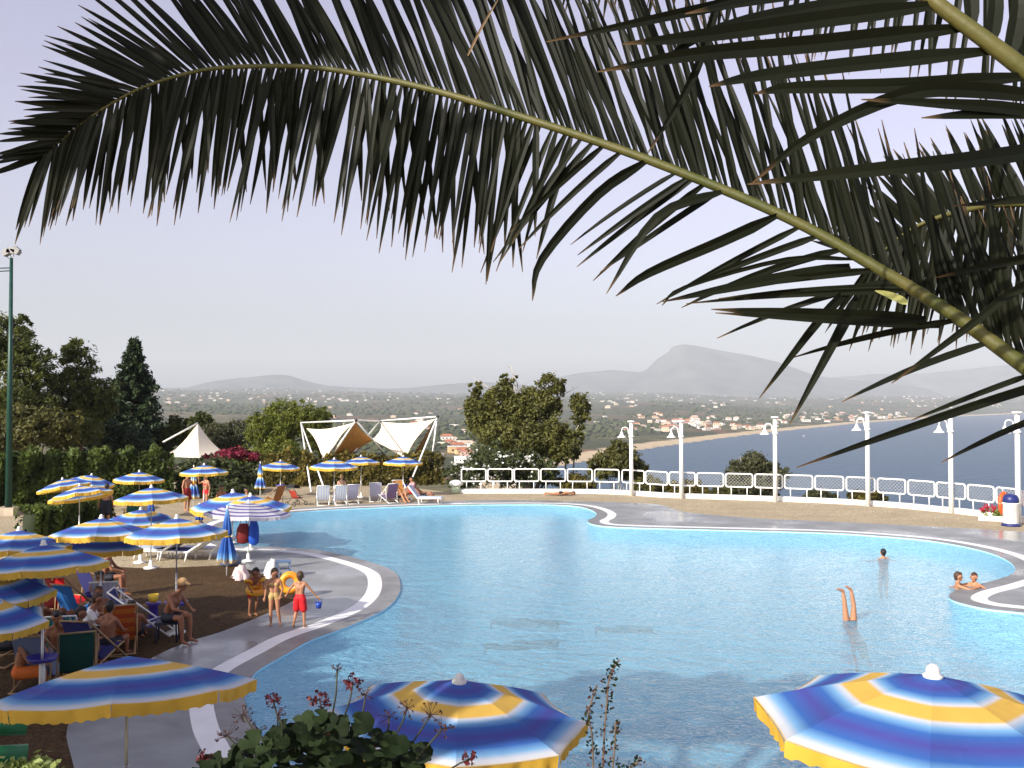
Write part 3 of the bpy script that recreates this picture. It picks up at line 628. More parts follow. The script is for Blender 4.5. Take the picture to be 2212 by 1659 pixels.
# trees out of view left of and behind the viewpoint, added to cast shade
c0 = (-6.2, .2, 3.25); tree('pine_tree', 'unseen umbrella pine added on the upper terrace to shade the near water and frond', c0, [(1.2, 2.2, 5.6, 2.4, 2.3, .8), (2.6, 1.0, 5.4, 1.8, 1.6, .6), (.2, 3.6, 5.7, 1.6, 1.6, .6), (-3.4, 3.7, 5.65, 1.8, 1.5, .7), (-1.7, 3.5, 5.65, 1.7, 1.5, .7)], 'pine', 520, 26, .13, 3.2, .22, aspect=.3)
c0 = (-17.2, 8.6, .0); tree('added_shade_tree', 'unseen broad leafy tree added left of the lower crowd to shade it', c0, [(0, 0, 6.6, 4.0, 3.6, 2.0), (1.4, .2, 5.8, 3.0, 2.6, 1.6), (4.2, -2.9, 6.0, 2.9, 2.7, 1.8)], 'hedge', 950, 26, .22, 3.2, .2)  # added out of view so its crown shades the crowd and walkway
c0 = (-8.6, 2.3, 3.25); tree('shrub_tree', 'unseen shrub tree added at the left terrace end to shade the front umbrella', c0, [(0, .2, 3.75, 1.6, 1.5, .95)], 'hedge', 220, 24, .13, 1.4, .12)  # added out of view so its crown shades the left front umbrella
# ============================================================ PALM OVERHEAD
palm = empty('palm_tree', (1.95, 2.35, 3.3), 0, 'big date palm at the right whose fronds arch over the whole view', 'palm tree')
PO = palm.location.copy()
pl = bpy.data.materials.new('palm_leaflet'); pl.use_nodes = True; nt = pl.node_tree; p = nt.nodes['Principled BSDF']
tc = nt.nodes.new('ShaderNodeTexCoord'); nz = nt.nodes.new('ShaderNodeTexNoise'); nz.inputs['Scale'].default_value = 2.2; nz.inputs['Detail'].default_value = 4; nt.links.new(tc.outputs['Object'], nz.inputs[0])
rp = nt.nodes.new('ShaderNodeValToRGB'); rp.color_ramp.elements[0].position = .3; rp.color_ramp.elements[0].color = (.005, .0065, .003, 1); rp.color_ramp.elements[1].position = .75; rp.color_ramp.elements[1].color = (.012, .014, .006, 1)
nt.links.new(nz.outputs[0], rp.inputs[0]); 
ua = nt.nodes.new('ShaderNodeAttribute'); ua.attribute_name = 'along'
mr = nt.nodes.new('ShaderNodeMapRange'); mr.inputs[1].default_value = .88; mr.inputs[2].default_value = 1; nt.links.new(ua.outputs['Fac'], mr.inputs[0])
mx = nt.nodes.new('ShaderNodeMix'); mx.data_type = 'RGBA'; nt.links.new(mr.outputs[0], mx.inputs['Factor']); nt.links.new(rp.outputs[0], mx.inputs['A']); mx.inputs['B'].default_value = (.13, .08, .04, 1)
nt.links.new(mx.outputs['Result'], p.inputs['Base Color']); p.inputs['Roughness'].default_value = .5; p.inputs['Specular IOR Level'].default_value = .14
tr = nt.nodes.new('ShaderNodeBsdfTranslucent'); nt.links.new(mx.outputs['Result'], tr.inputs[0]); ms = nt.nodes.new('ShaderNodeMixShader'); ms.inputs[0].default_value = .12
nt.links.new(p.outputs[0], ms.inputs[1]); nt.links.new(tr.outputs[0], ms.inputs[2]); nt.links.new(ms.outputs[0], nt.nodes['Material Output'].inputs[0])
RACH = mat('palm_rachis', (.05, .06, .01), .55, col2=(.1, .085, .02), vscale=7, bump=.15, bscale=30)
DRYL = mat('dry_leaflet', (.16, .1, .05), .7, var=.2)
VIEW = Vector((0, 1, 0))
MASS = {}
def strip(pts, wid, nref, name, parent, material=pl, fold=.3, joined=False):
    """one leaflet: folded blade along pts (world), max width wid"""
    n = len(pts); vs = []; al = []
    for i, p in enumerate(pts):
        t = (pts[min(i + 1, n - 1)] - pts[max(i - 1, 0)]).normalized(); s_ = t.cross(nref)
        if s_.length < 1e-4: s_ = t.cross(Vector((1, 0, .3)))
        s_.normalize(); k = i / (n - 1); ww = wid * .5 * min(1, .4 + k * 4) * (1 - k ** 3.2) + .0012; nn = s_.cross(t)
        vs += [p + s_ * ww - nn * ww * fold, p, p - s_ * ww - nn * ww * fold]; al += [k] * 3
    fs = [(3 * i + j, 3 * i + j + 1, 3 * i + j + 4, 3 * i + j + 3) for i in range(n - 1) for j in (0, 1)]
    if joined:
        M_ = MASS.setdefault(parent.name, [[], [], []]); n0 = len(M_[0]); M_[0] += [tuple(v - PO) for v in vs]; M_[1] += [tuple(i + n0 for i in f) for f in fs]; M_[2] += al; return
    me = bpy.data.meshes.new(name); me.from_pydata([tuple(v - PO) for v in vs], [], fs); me.materials.append(material)
    a = me.attributes.new('along', 'FLOAT', 'POINT'); a.data.foreach_set('value', al)
    me.polygons.foreach_set('use_smooth', [False] * len(fs)); me.update(); return mesh_obj(name, me, parent)
def screen_dir(du, dv, dd): return Vector((du, dd, -dv)).normalized()
def leaflet(base, d0, L_, wid, droop, parent, n=8, twist=.5, mat_=pl, joined=False):
    pts = [base.copy()]; d = d0.copy(); st = L_ / (n - 1)
    for i in range(n - 1):
        d = (d + Vector((0, 0, -1)) * droop * st).normalized(); pts.append(pts[-1] + d * st)
    nref = (VIEW + Vector((random.uniform(-twist, twist), 0, random.uniform(-twist, twist)))).normalized()
    return strip(pts, wid, nref, 'leaflet', parent, mat_, joined=joined)
def rachis(pts, rads, name='frond'):
    P = catmull([D(*p) for p in pts], 5); k = len(P)
    rw = np.interp(np.linspace(0, 1, k), np.linspace(0, 1, len(rads)), rads)
    b = MB(); b.tube([p - PO for p in P], list(rw), 8); o = b.build(name, RACH, palm)
    return o, P
def side(frond, P, tab, sgn, step, wpx, t0=0, t1=1, joined=False):
    """leaflets along one side; tab rows (u, du, dv, Lpx, keep)"""
    al = [0]
    for a, b in zip(P, P[1:]): al.append(al[-1] + (b - a).length)
    s = t0 * al[-1] + .01; T_ = np.array(tab, float)
    while s < t1 * al[-1]:
        i = min(int(np.searchsorted(al, s)) - 1, len(P) - 2); i = max(i, 0); t = (s - al[i]) / (al[i + 1] - al[i] + 1e-9)
        p = P[i].lerp(P[i + 1], t); u = p.x / p.y * FPX + CX
        du, dv, Lp, keep = [float(np.interp(u, T_[:, 0], T_[:, k])) for k in (1, 2, 3, 4)]
        if random.random() < keep:
            Lm = Lp * p.y / FPX * random.uniform(.85, 1.12)
            d0 = screen_dir(du + random.uniform(-.09, .09), dv + random.uniform(-.09, .09), random.uniform(-.05, .3))
            leaflet(p, d0, Lm, wpx * p.y / FPX * random.uniform(.8, 1.15), random.uniform(.05, .35) if sgn > 0 else random.uniform(.1, .55), frond, joined=joined)
        s += step * random.uniform(.7, 1.3) * p.y / FPX
MAINP = [(85,345,3.75),(130,305,3.7),(200,250,3.62),(300,193,3.52),(430,153,3.42),(560,143,3.34),(700,148,3.26),(900,186,3.14),(1106,246,3.02),(1400,345,2.88),(1700,470,2.75),(1900,582,2.65),(2060,680,2.58),(2212,790,2.5),(2420,950,2.42),(2600,1090,2.38)]
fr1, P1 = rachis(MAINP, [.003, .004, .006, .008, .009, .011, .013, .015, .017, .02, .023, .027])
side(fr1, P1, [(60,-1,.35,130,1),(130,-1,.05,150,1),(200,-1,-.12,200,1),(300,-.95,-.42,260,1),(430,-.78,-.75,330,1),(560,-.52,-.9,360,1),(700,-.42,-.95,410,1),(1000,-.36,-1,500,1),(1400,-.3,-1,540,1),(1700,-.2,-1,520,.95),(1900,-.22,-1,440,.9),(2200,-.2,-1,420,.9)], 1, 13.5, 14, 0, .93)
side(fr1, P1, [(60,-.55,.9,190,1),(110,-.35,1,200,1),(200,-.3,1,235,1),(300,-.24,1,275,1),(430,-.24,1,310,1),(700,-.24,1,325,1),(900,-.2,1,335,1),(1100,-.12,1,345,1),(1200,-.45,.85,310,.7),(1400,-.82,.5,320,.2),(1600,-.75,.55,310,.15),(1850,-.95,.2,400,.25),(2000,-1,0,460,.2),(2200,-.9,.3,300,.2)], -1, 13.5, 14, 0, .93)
# short overlapping inner leaflets that thicken the hanging curtain
side(fr1, P1, [(60,-.5,.8,150,.5),(300,-.05,1,240,.8),(700,.05,1,290,.8),(1100,.1,1,330,.9),(1200,-.2,1,260,.5),(1400,-.6,.7,240,0)], -1, 30, 15, .02, .6, True)
def blade(pts, wpx, parent, mat_=pl):
    P = catmull([D(*p) for p in pts], 4); dm = sum(p[2] for p in pts) / len(pts)
    nref = (VIEW + Vector((random.uniform(-.3, .3), 0, random.uniform(-.3, .3)))).normalized()
    return strip(P, wpx * dm / FPX, nref, 'leaflet', parent, mat_)
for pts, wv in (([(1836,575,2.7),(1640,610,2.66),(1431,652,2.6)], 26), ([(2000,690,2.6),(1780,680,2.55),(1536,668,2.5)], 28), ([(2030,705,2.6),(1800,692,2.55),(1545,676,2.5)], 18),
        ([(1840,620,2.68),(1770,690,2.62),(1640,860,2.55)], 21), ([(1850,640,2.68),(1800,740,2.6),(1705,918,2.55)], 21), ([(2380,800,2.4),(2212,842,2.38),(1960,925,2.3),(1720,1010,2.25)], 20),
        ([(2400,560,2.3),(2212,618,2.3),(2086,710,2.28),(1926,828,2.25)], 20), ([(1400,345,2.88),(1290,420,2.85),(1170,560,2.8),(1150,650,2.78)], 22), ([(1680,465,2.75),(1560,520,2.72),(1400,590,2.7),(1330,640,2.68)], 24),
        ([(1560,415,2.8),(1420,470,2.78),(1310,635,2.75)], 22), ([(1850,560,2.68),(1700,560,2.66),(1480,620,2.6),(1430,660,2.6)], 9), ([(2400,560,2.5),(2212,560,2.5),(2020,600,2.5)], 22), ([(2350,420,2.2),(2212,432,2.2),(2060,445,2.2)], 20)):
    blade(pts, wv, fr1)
blade([(1960,655,2.6),(1925,640,2.6),(1890,628,2.58)], 17, fr1, mat('young_spathe', (.45, .45, .15), .5))
# second frond, closer, crossing the upper right corner
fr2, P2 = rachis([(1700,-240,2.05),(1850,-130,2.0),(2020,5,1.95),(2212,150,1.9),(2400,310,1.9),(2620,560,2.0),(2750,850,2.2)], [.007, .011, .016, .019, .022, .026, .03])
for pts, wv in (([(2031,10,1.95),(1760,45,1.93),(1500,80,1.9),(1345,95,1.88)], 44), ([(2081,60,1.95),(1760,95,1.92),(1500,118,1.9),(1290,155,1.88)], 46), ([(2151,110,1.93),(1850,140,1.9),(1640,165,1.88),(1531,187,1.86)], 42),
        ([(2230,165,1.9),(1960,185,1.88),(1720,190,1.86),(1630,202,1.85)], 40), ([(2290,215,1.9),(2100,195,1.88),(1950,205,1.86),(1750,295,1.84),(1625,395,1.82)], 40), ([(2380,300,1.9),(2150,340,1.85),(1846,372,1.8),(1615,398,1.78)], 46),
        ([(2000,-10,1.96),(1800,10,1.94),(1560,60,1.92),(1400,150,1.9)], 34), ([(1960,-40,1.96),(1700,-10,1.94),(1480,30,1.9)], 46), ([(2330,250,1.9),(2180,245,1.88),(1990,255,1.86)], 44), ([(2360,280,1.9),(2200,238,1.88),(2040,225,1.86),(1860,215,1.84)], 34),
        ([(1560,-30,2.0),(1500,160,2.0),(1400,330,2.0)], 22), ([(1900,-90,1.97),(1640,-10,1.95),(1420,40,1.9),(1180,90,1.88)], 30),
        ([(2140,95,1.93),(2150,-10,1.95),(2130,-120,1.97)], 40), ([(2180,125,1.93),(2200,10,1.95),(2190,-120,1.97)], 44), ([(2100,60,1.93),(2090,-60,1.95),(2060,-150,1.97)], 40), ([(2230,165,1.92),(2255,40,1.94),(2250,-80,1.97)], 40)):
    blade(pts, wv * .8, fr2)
for pts in ([(1010,120,2.2),(1040,60,2.2),(1075,0,2.2)],): blade(pts, 3.5, fr2, DRYL)
# third frond: dense dark mass hanging at the right, further off
fr3, P3 = rachis([(1890,560,4.3),(1960,500,4.3),(2060,460,4.25),(2212,440,4.2),(2420,480,4.0),(2620,640,3.6),(2760,850,3.2)], [.004, .008, .012, .016, .02, .024, .028])
side(fr3, P3, [(1850,-.6,.6,150,1),(1960,-.2,1,250,1),(2100,-.1,1,290,1),(2400,.1,1,300,1)], -1, 8, 15, 0, .6, True)
side(fr3, P3, [(1850,-1,-.1,120,1),(1960,-.7,-.7,150,1),(2100,-.4,-1,190,1),(2400,-.2,-1,220,1)], 1, 10, 15, 0, .6, True)
# fourth frond: above the frame, only leaflet tips hang in
fr4, P4 = rachis([(1240,-190,4.3),(1500,-230,4.2),(1850,-200,4.0),(2212,-60,3.7),(2500,250,3.3),(2700,700,2.9)], [.004, .008, .012, .016, .02, .026])
side(fr4, P4, [(1200,-.3,1,190,1),(1400,-.2,1,260,1),(1700,-.15,1,320,1),(2100,-.1,1,330,.9),(2300,0,1,300,.8)], -1, 17, 15, 0, .72, True)
for fn, (v_, f_, a_) in MASS.items():
    me = bpy.data.meshes.new('inner_leaflets'); me.from_pydata(v_, [], f_); me.materials.append(pl); a = me.attributes.new('along', 'FLOAT', 'POINT'); a.data.foreach_set('value', a_); me.update()
    tag(mesh_obj('inner_leaflets', me, bpy.data.objects[fn]), kind='stuff')
# trunk and crown base, right of the frame
b = MB(); pr = [(0, 0, -.1), (.02, .02, .5), (0, 0, 1.0), (-.02, 0, 1.35)]; b.tube(pr, [.3, .26, .27, .2], 14); b.build('trunk', BARK, palm)
for k in range(26):
    q = k * 2.4; z = .15 + k * .045; b = MB(); c = Vector((.27 * math.cos(q), .27 * math.sin(q), z)); out = Vector((math.cos(q), math.sin(q), 1.3)).normalized()
    b.tube([c, c + out * .13], [.05, .03], 6); b.build('leaf_base', BARK, palm)

# ============================================================ NEAR PLANTS ON THE PARAPET
def near_leaf(parent, c, r, nrm, material, tint=.5):
    """scalloped rounded leaf"""
    n = 18; nrm = nrm.normalized(); a = nrm.cross(Vector((.3, .2, 1))).normalized(); b_ = nrm.cross(a); vs = [c - nrm * r * .1]
    for k in range(n):
        q = .35 + 5.6 * k / (n - 1); rr_ = r * (1 + .06 * math.cos(q * 7)); vs.append(c + a * rr_ * math.cos(q) + b_ * rr_ * math.sin(q) + nrm * r * .12 * math.cos(3 * q))
    return vs, [(0, k, k + 1) for k in range(1, n)]
ger_c = D(700, 1659, 3.6); ger_c.z = 3.31
e = empty('geranium', ger_c, 0, 'dark leafy geranium with red flower heads at the bottom centre', 'plant')
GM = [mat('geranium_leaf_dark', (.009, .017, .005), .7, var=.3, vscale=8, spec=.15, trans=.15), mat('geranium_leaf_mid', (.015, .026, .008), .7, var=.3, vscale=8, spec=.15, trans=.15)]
tops = [(480,1655,50),(560,1625,60),(630,1590,55),(690,1575,50),(750,1590,60),(820,1620,60),(880,1630,45),(620,1660,120),(760,1660,120),(520,1670,80),(700,1625,80),(850,1665,70)]
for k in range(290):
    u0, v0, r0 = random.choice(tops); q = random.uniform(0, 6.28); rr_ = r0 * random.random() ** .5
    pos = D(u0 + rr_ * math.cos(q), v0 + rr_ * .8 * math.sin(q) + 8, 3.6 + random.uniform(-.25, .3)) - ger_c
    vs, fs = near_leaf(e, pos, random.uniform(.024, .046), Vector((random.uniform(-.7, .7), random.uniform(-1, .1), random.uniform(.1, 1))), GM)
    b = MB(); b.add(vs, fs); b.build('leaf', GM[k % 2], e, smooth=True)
STEMG = mat('plant_stem', (.03, .035, .015), .6); PETR = mat('geranium_petal', (.075, .004, .006), .6, var=.4, vscale=20); DRYH = mat('dry_flower_head', (.05, .018, .014), .7)
def umbel(u, v, d, size, fresh, stem_to):
    top = D(u, v, d) - ger_c; bot = D(stem_to[0], stem_to[1], d) - ger_c
    b = MB(); b.tube([bot, bot.lerp(top, .5) + Vector((.008, 0, .01)), top], .0035, 5); b.build('stem', STEMG, e)
    b = MB()
    for k in range(16):
        dr = Vector((random.uniform(-1, 1), random.uniform(-1, 1), random.uniform(-.5, 1))).normalized(); q = top + dr * size * random.uniform(.7, 1.1)
        b.tube([top, q], .0012, 3)
        if fresh or random.random() < .5:
            for j in range(4):
                a_ = Vector((random.uniform(-1, 1), random.uniform(-1, 1), random.uniform(-1, 1))).normalized(); c_ = a_.cross(dr).normalized()
                s_ = size * (.34 if fresh else .16); b.add([q, q + (a_ + c_) * s_ * .6, q + a_ * s_ * 1.2, q + (a_ - c_) * s_ * .6], [(0, 1, 2, 3)])
    b.build('flower_head', PETR if fresh else DRYH, e)
for u, v, sz, fr_, st in ((590,1512,.03,1,(600,1600)),(728,1448,.032,0,(715,1560)),(762,1478,.034,1,(740,1560)),(690,1512,.04,1,(690,1560)),(600,1545,.035,0,(610,1600)),(525,1545,.045,0,(560,1620)),(440,1635,.03,1,(470,1660)),(705,1602,.035,1,(700,1650)),(880,1530,.04,0,(850,1600)),(930,1545,.05,0,(880,1620)),
        (955,1575,.045,0,(900,1640)),(840,1550,.04,0,(830,1600)),(1015,1640,.03,1,(960,1670)),(490,1590,.045,0,(520,1640)),(625,1600,.035,1,(640,1640)),(790,1500,.035,0,(770,1580)),(800,1625,.03,1,(800,1660)),(555,1580,.04,0,(580,1630))): umbel(u, v, 3.55 + random.uniform(-.1, .1), sz, fr_, st)
# thin upright twig plant right of the middle umbrella
tw = D(1300, 1659, 3.8); tw.z = 3.31
e = empty('twiggy_plant', tw, 0, 'thin upright twig with small dark leaves right of the middle front umbrella', 'plant')
for pts in ([(1300,1700),(1305,1600),(1312,1500),(1318,1460),(1338,1425)], [(1282,1700),(1280,1600),(1272,1540),(1290,1480)], [(1320,1700),(1328,1610),(1330,1560)], [(1330,1690),(1360,1660),(1385,1640)]):
    P = [D(u, v, 3.8) - tw for u, v in pts]; P = catmull(P, 4); b = MB(); b.tube(P, .004, 5); b.build('stem', BARK, e)
    for k in range(len(P) * 7):
        i = random.uniform(0, len(P) - 1.01); p = P[int(i)].lerp(P[int(i) + 1], i % 1) + Vector((random.uniform(-.02, .02), random.uniform(-.02, .02), random.uniform(-.01, .01)))
        a_ = Vector((random.uniform(-1, 1), random.uniform(-1, 1), random.uniform(-.3, 1))).normalized(); c_ = a_.cross(Vector((0, 1, .2))).normalized(); s_ = random.uniform(.01, .024)
        b = MB(); b.add([p, p + a_ * s_ * .5 + c_ * s_ * .3, p + a_ * s_, p + a_ * s_ * .5 - c_ * s_ * .3], [(0, 1, 2, 3)]); b.build('leaf', [GM[0], GM[1], DRYH][k % 3], e)
# pale plant in the bottom left corner
c0 = D(40, 1700, 6.3); c0.z = .9
e = empty('pale_shrub', c0, 0, 'bright pale green leafy shrub in the bottom left corner', 'plant')
V, T = cloud([blob_at(c0, 40, 1690, 6.3, 75, 48, .3), blob_at(c0, 110, 1700, 6.3, 40, 40, .25)], 60, 16, .03, .7, .25, .8); leaf_mesh('foliage', V, T, LEAF['bright'], e)
b = MB()
for k in range(6): b.tube([(k * .05 - .15, 0, 0), (k * .09 - .2, .02, 1.3)], .008, 5)
b.build('stem', BARK, e)
# ============================================================ UMBRELLAS
def ramp_mat(name, stops, attr_uv=True, trans=.3, rough=.75):
    m = bpy.data.materials.new(name); m.use_nodes = True; nt = m.node_tree; p = nt.nodes['Principled BSDF']
    at = nt.nodes.new('ShaderNodeAttribute'); at.attribute_name = 'rad'
    rp = nt.nodes.new('ShaderNodeValToRGB'); cr = rp.color_ramp
    while len(cr.elements) > 1: cr.elements.remove(cr.elements[0])
    cr.elements[0].position = stops[0][0]; cr.elements[0].color = (*stops[0][1], 1)
    for q, c in stops[1:]: e = cr.elements.new(q); e.color = (*c, 1)
    nt.links.new(at.outputs['Fac'], rp.inputs[0])
    tc = nt.nodes.new('ShaderNodeTexCoord'); nz = nt.nodes.new('ShaderNodeTexNoise'); nz.inputs['Scale'].default_value = 5; nz.inputs['Detail'].default_value = 6; nt.links.new(tc.outputs['Object'], nz.inputs[0])
    r2 = nt.nodes.new('ShaderNodeValToRGB'); r2.color_ramp.elements[0].color = (.8, .79, .77, 1); r2.color_ramp.elements[1].color = (1, 1, 1, 1); nt.links.new(nz.outputs[0], r2.inputs[0])
    mx = nt.nodes.new('ShaderNodeMix'); mx.data_type = 'RGBA'; mx.blend_type = 'MULTIPLY'; mx.inputs[0].default_value = .8; nt.links.new(rp.outputs[0], mx.inputs['A']); nt.links.new(r2.outputs[0], mx.inputs['B'])
    bn = nt.nodes.new('ShaderNodeBump'); bn.inputs['Strength'].default_value = .35; bn.inputs['Distance'].default_value = .02; n2 = nt.nodes.new('ShaderNodeTexNoise'); n2.inputs['Scale'].default_value = 9; n2.inputs['Detail'].default_value = 4; nt.links.new(tc.outputs['Object'], n2.inputs[0]); nt.links.new(n2.outputs[0], bn.inputs['Height']); nt.links.new(bn.outputs[0], p.inputs['Normal'])
    nt.links.new(mx.outputs['Result'], p.inputs['Base Color']); p.inputs['Roughness'].default_value = rough; p.inputs['Specular IOR Level'].default_value = .2
    tr = nt.nodes.new('ShaderNodeBsdfTranslucent'); nt.links.new(mx.outputs['Result'], tr.inputs[0]); ms = nt.nodes.new('ShaderNodeMixShader'); ms.inputs[0].default_value = trans
    nt.links.new(p.outputs[0], ms.inputs[1]); nt.links.new(tr.outputs[0], ms.inputs[2]); nt.links.new(ms.outputs[0], nt.nodes['Material Output'].inputs[0])
    MAT[name] = m; return m
YEL, WHT, LBL, BLU, PUR = (.85, .54, .11), (.7, .74, .82), (.22, .47, .78), (.05, .16, .52), (.085, .09, .4)
CANV = ramp_mat('umbrella_canvas', [(0, LBL), (.05, BLU), (.16, PUR), (.24, BLU), (.295, LBL), (.335, WHT), (.36, YEL), (.485, YEL), (.51, WHT), (.56, LBL), (.62, BLU), (.72, PUR), (.83, BLU), (.9, LBL), (.955, WHT), (.985, WHT), (1, YEL)])
PALEST = [(0, (.3, .3, .6))]
for k in range(5): PALEST += [(.05 + k * .19, (.7, .7, .78)), (.12 + k * .19, (.7, .7, .78)), (.14 + k * .19, (.13, .1, .36)), (.19 + k * .19, (.16, .12, .4)), (.21 + k * .19, (.7, .7, .78))]
PALEC = ramp_mat('pale_striped_canvas', PALEST[:31], trans=.4)
VALM = mat('yellow_valance', (.82, .49, .06), .75, var=.1, vscale=4, trans=.3)
VALW = mat('white_valance', (.75, .73, .78), .75, trans=.3)
FINM = mat('finial_plastic', (.72, .7, .66), .4)
def canopy_mesh(Rr, drop, ns=8):
    vs = []; fs = []; rad = []
    na, nr_ = 7, 14
    for g in range(ns):
        base = len(vs); a0 = 2 * math.pi * g / ns; a1 = 2 * math.pi * (g + 1) / ns
        c0 = Vector((math.cos(a0), math.sin(a0), 0)); c1 = Vector((math.cos(a1), math.sin(a1), 0))
        for i in range(nr_):
            t = .02 + .98 * i / (nr_ - 1)
            for j in range(na):
                s_ = j / (na - 1); p = (c0.lerp(c1, s_)) * Rr * t; sag = math.sin(math.pi * s_) * .06 * t * t
                inn = 1 - .035 * math.sin(math.pi * s_) * t ** 3
                vs.append((p.x * inn, p.y * inn, -drop * (.72 * t + .28 * t * t) - sag * .55)); rad.append(t)
        fs += [(base + i * na + j, base + (i + 1) * na + j, base + (i + 1) * na + j + 1, base + i * na + j + 1) for i in range(nr_ - 1) for j in range(na - 1)]
    return vs, fs, rad
def flap_mesh(Rr, drop, hgt, ns=8, wave=.012, seed=0):
    rn = random.Random(seed); a1 = 2 * math.pi / ns; c0 = Vector((1, 0, 0)); c1 = Vector((math.cos(a1), math.sin(a1), 0)); P = [[], [], []]
    ph = rn.uniform(0, 6)
    for j in range(25):
        s_ = j / 24; inn = 1 - .035 * math.sin(math.pi * s_); sag = math.sin(math.pi * s_) * .06 * .55; p = c0.lerp(c1, .004 + .992 * s_) * Rr * inn; out = ((c0 + c1) / 2).normalized()
        for k, r in enumerate(P):
            t = k / 2; q = p + out * (.006 + t * (wave * math.sin(s_ * 19 + ph) + wave * .8 * math.sin(s_ * 41 + ph * 2)) - t * .01)
            r.append((q.x, q.y, -drop - sag - t * (hgt + .01 * math.sin(s_ * 47)) ))
    return P
def umbrella_proto(name, cmat, vmat, Rr=1.05, drop=.34, val=.108, ns=8):
    """canopy with its own origin at the apex; children: flaps, ribs, finial"""
    vs, fs, rad = canopy_mesh(Rr, drop, ns); me = bpy.data.meshes.new('canopy'); me.from_pydata(vs, [], fs); me.materials.append(cmat)
    a = me.attributes.new('rad', 'FLOAT', 'POINT'); a.data.foreach_set('value', rad); me.polygons.foreach_set('use_smooth', [True] * len(fs)); me.update()
    fl = []
    for k in range(3):
        b = MB(); b.grid(flap_mesh(Rr, drop, val, ns, seed=k)); o = b.build('valance_flap', vmat); fl.append(o.data); bpy.data.objects.remove(o)
    b = MB(); b.tube([(.03, 0, -.06), (Rr * .5, 0, -drop * .44 - .015), (Rr * .99, 0, -drop - .012)], .007, 5); o = b.build('rib', STEEL); ribm = o.data; bpy.data.objects.remove(o)
    b = MB(); b.lathe([(.055, -.02), (.06, 0), (.04, .012), (.042, .03), (.036, .055), (.02, .075), (0, .08)], 14); o = b.build('finial', FINM); finm = o.data; bpy.data.objects.remove(o)
    return dict(me=me, fl=fl, rib=ribm, fin=finm, ns=ns, drop=drop)
PR = umbrella_proto('std', CANV, VALM); PRP = umbrella_proto('pale', PALEC, VALW, 1.32, .34, .1)
TRAYB = mat('tray_blue', (.06, .05, .32), .35)
def umbrella(base, apex, label, rot=0, tilt=(0, 0), proto=PR, tray=None, group='striped pool umbrellas', scale=1.0, pole=STEEL, fin=True, flat=1.0):
    base = Vector(base); h = apex - base.z
    e = empty('beach_umbrella', base, 0, label, 'umbrella', group)
    b = MB(); b.tube([(0, 0, -.02), (0, 0, h * .52)], .022, 8); b.tube([(0, 0, h * .52), (0, 0, h - .05)], .016, 8); b.build('pole', pole, e)
    b = MB(); b.lathe([(.0, 0), (.2, 0), (.2, .04), (.06, .07), (.045, .25), (.0, .25)], 16); b.build('base', WALLWHITE, e)
    c = mesh_obj('canopy', proto['me'], e, (0, 0, h - .02)); c.rotation_euler = (tilt[0] + random.uniform(-.05, .05), tilt[1] + random.uniform(-.06, .06), rot); c.rotation_mode = 'ZYX'; c.scale = (scale, scale, scale * flat)
    for k in range(proto['ns']):
        o = mesh_obj('valance_flap', proto['fl'][k % 3], c); o.rotation_euler = (0, 0, 2 * math.pi * k / proto['ns'])
        o = mesh_obj('rib', proto['rib'], c); o.rotation_euler = (0, 0, 2 * math.pi * k / proto['ns'])
    if fin: o = mesh_obj('finial', proto['fin'], c); o.location = (0, 0, .005)
    if tray:
        b = MB(); b.lathe([(.02, 0), (.2, .01), (.24, .06), (.25, .06), (.21, -.01), (.02, -.03)], 16, c=(0, 0, tray)); b.build('tray', TRAYB, e)
        b = MB(); b.tube([(0, 0, .1), (0, 0, tray)], .05, 10); b.build('sleeve', POLEW, e)
    return e
def U(u, v, W, label, rot=None, tilt=(0, 0), tray=None, d=None, **k):
    d0 = 2.05 * FPX / W; d = d or d0; p = D(u, v, d); k['scale'] = d / d0
    return umbrella((p.x, d, 0), p.z, label, random.uniform(0, .78) if rot is None else rot, tilt, tray=tray, **k)
PI8 = math.pi / 8
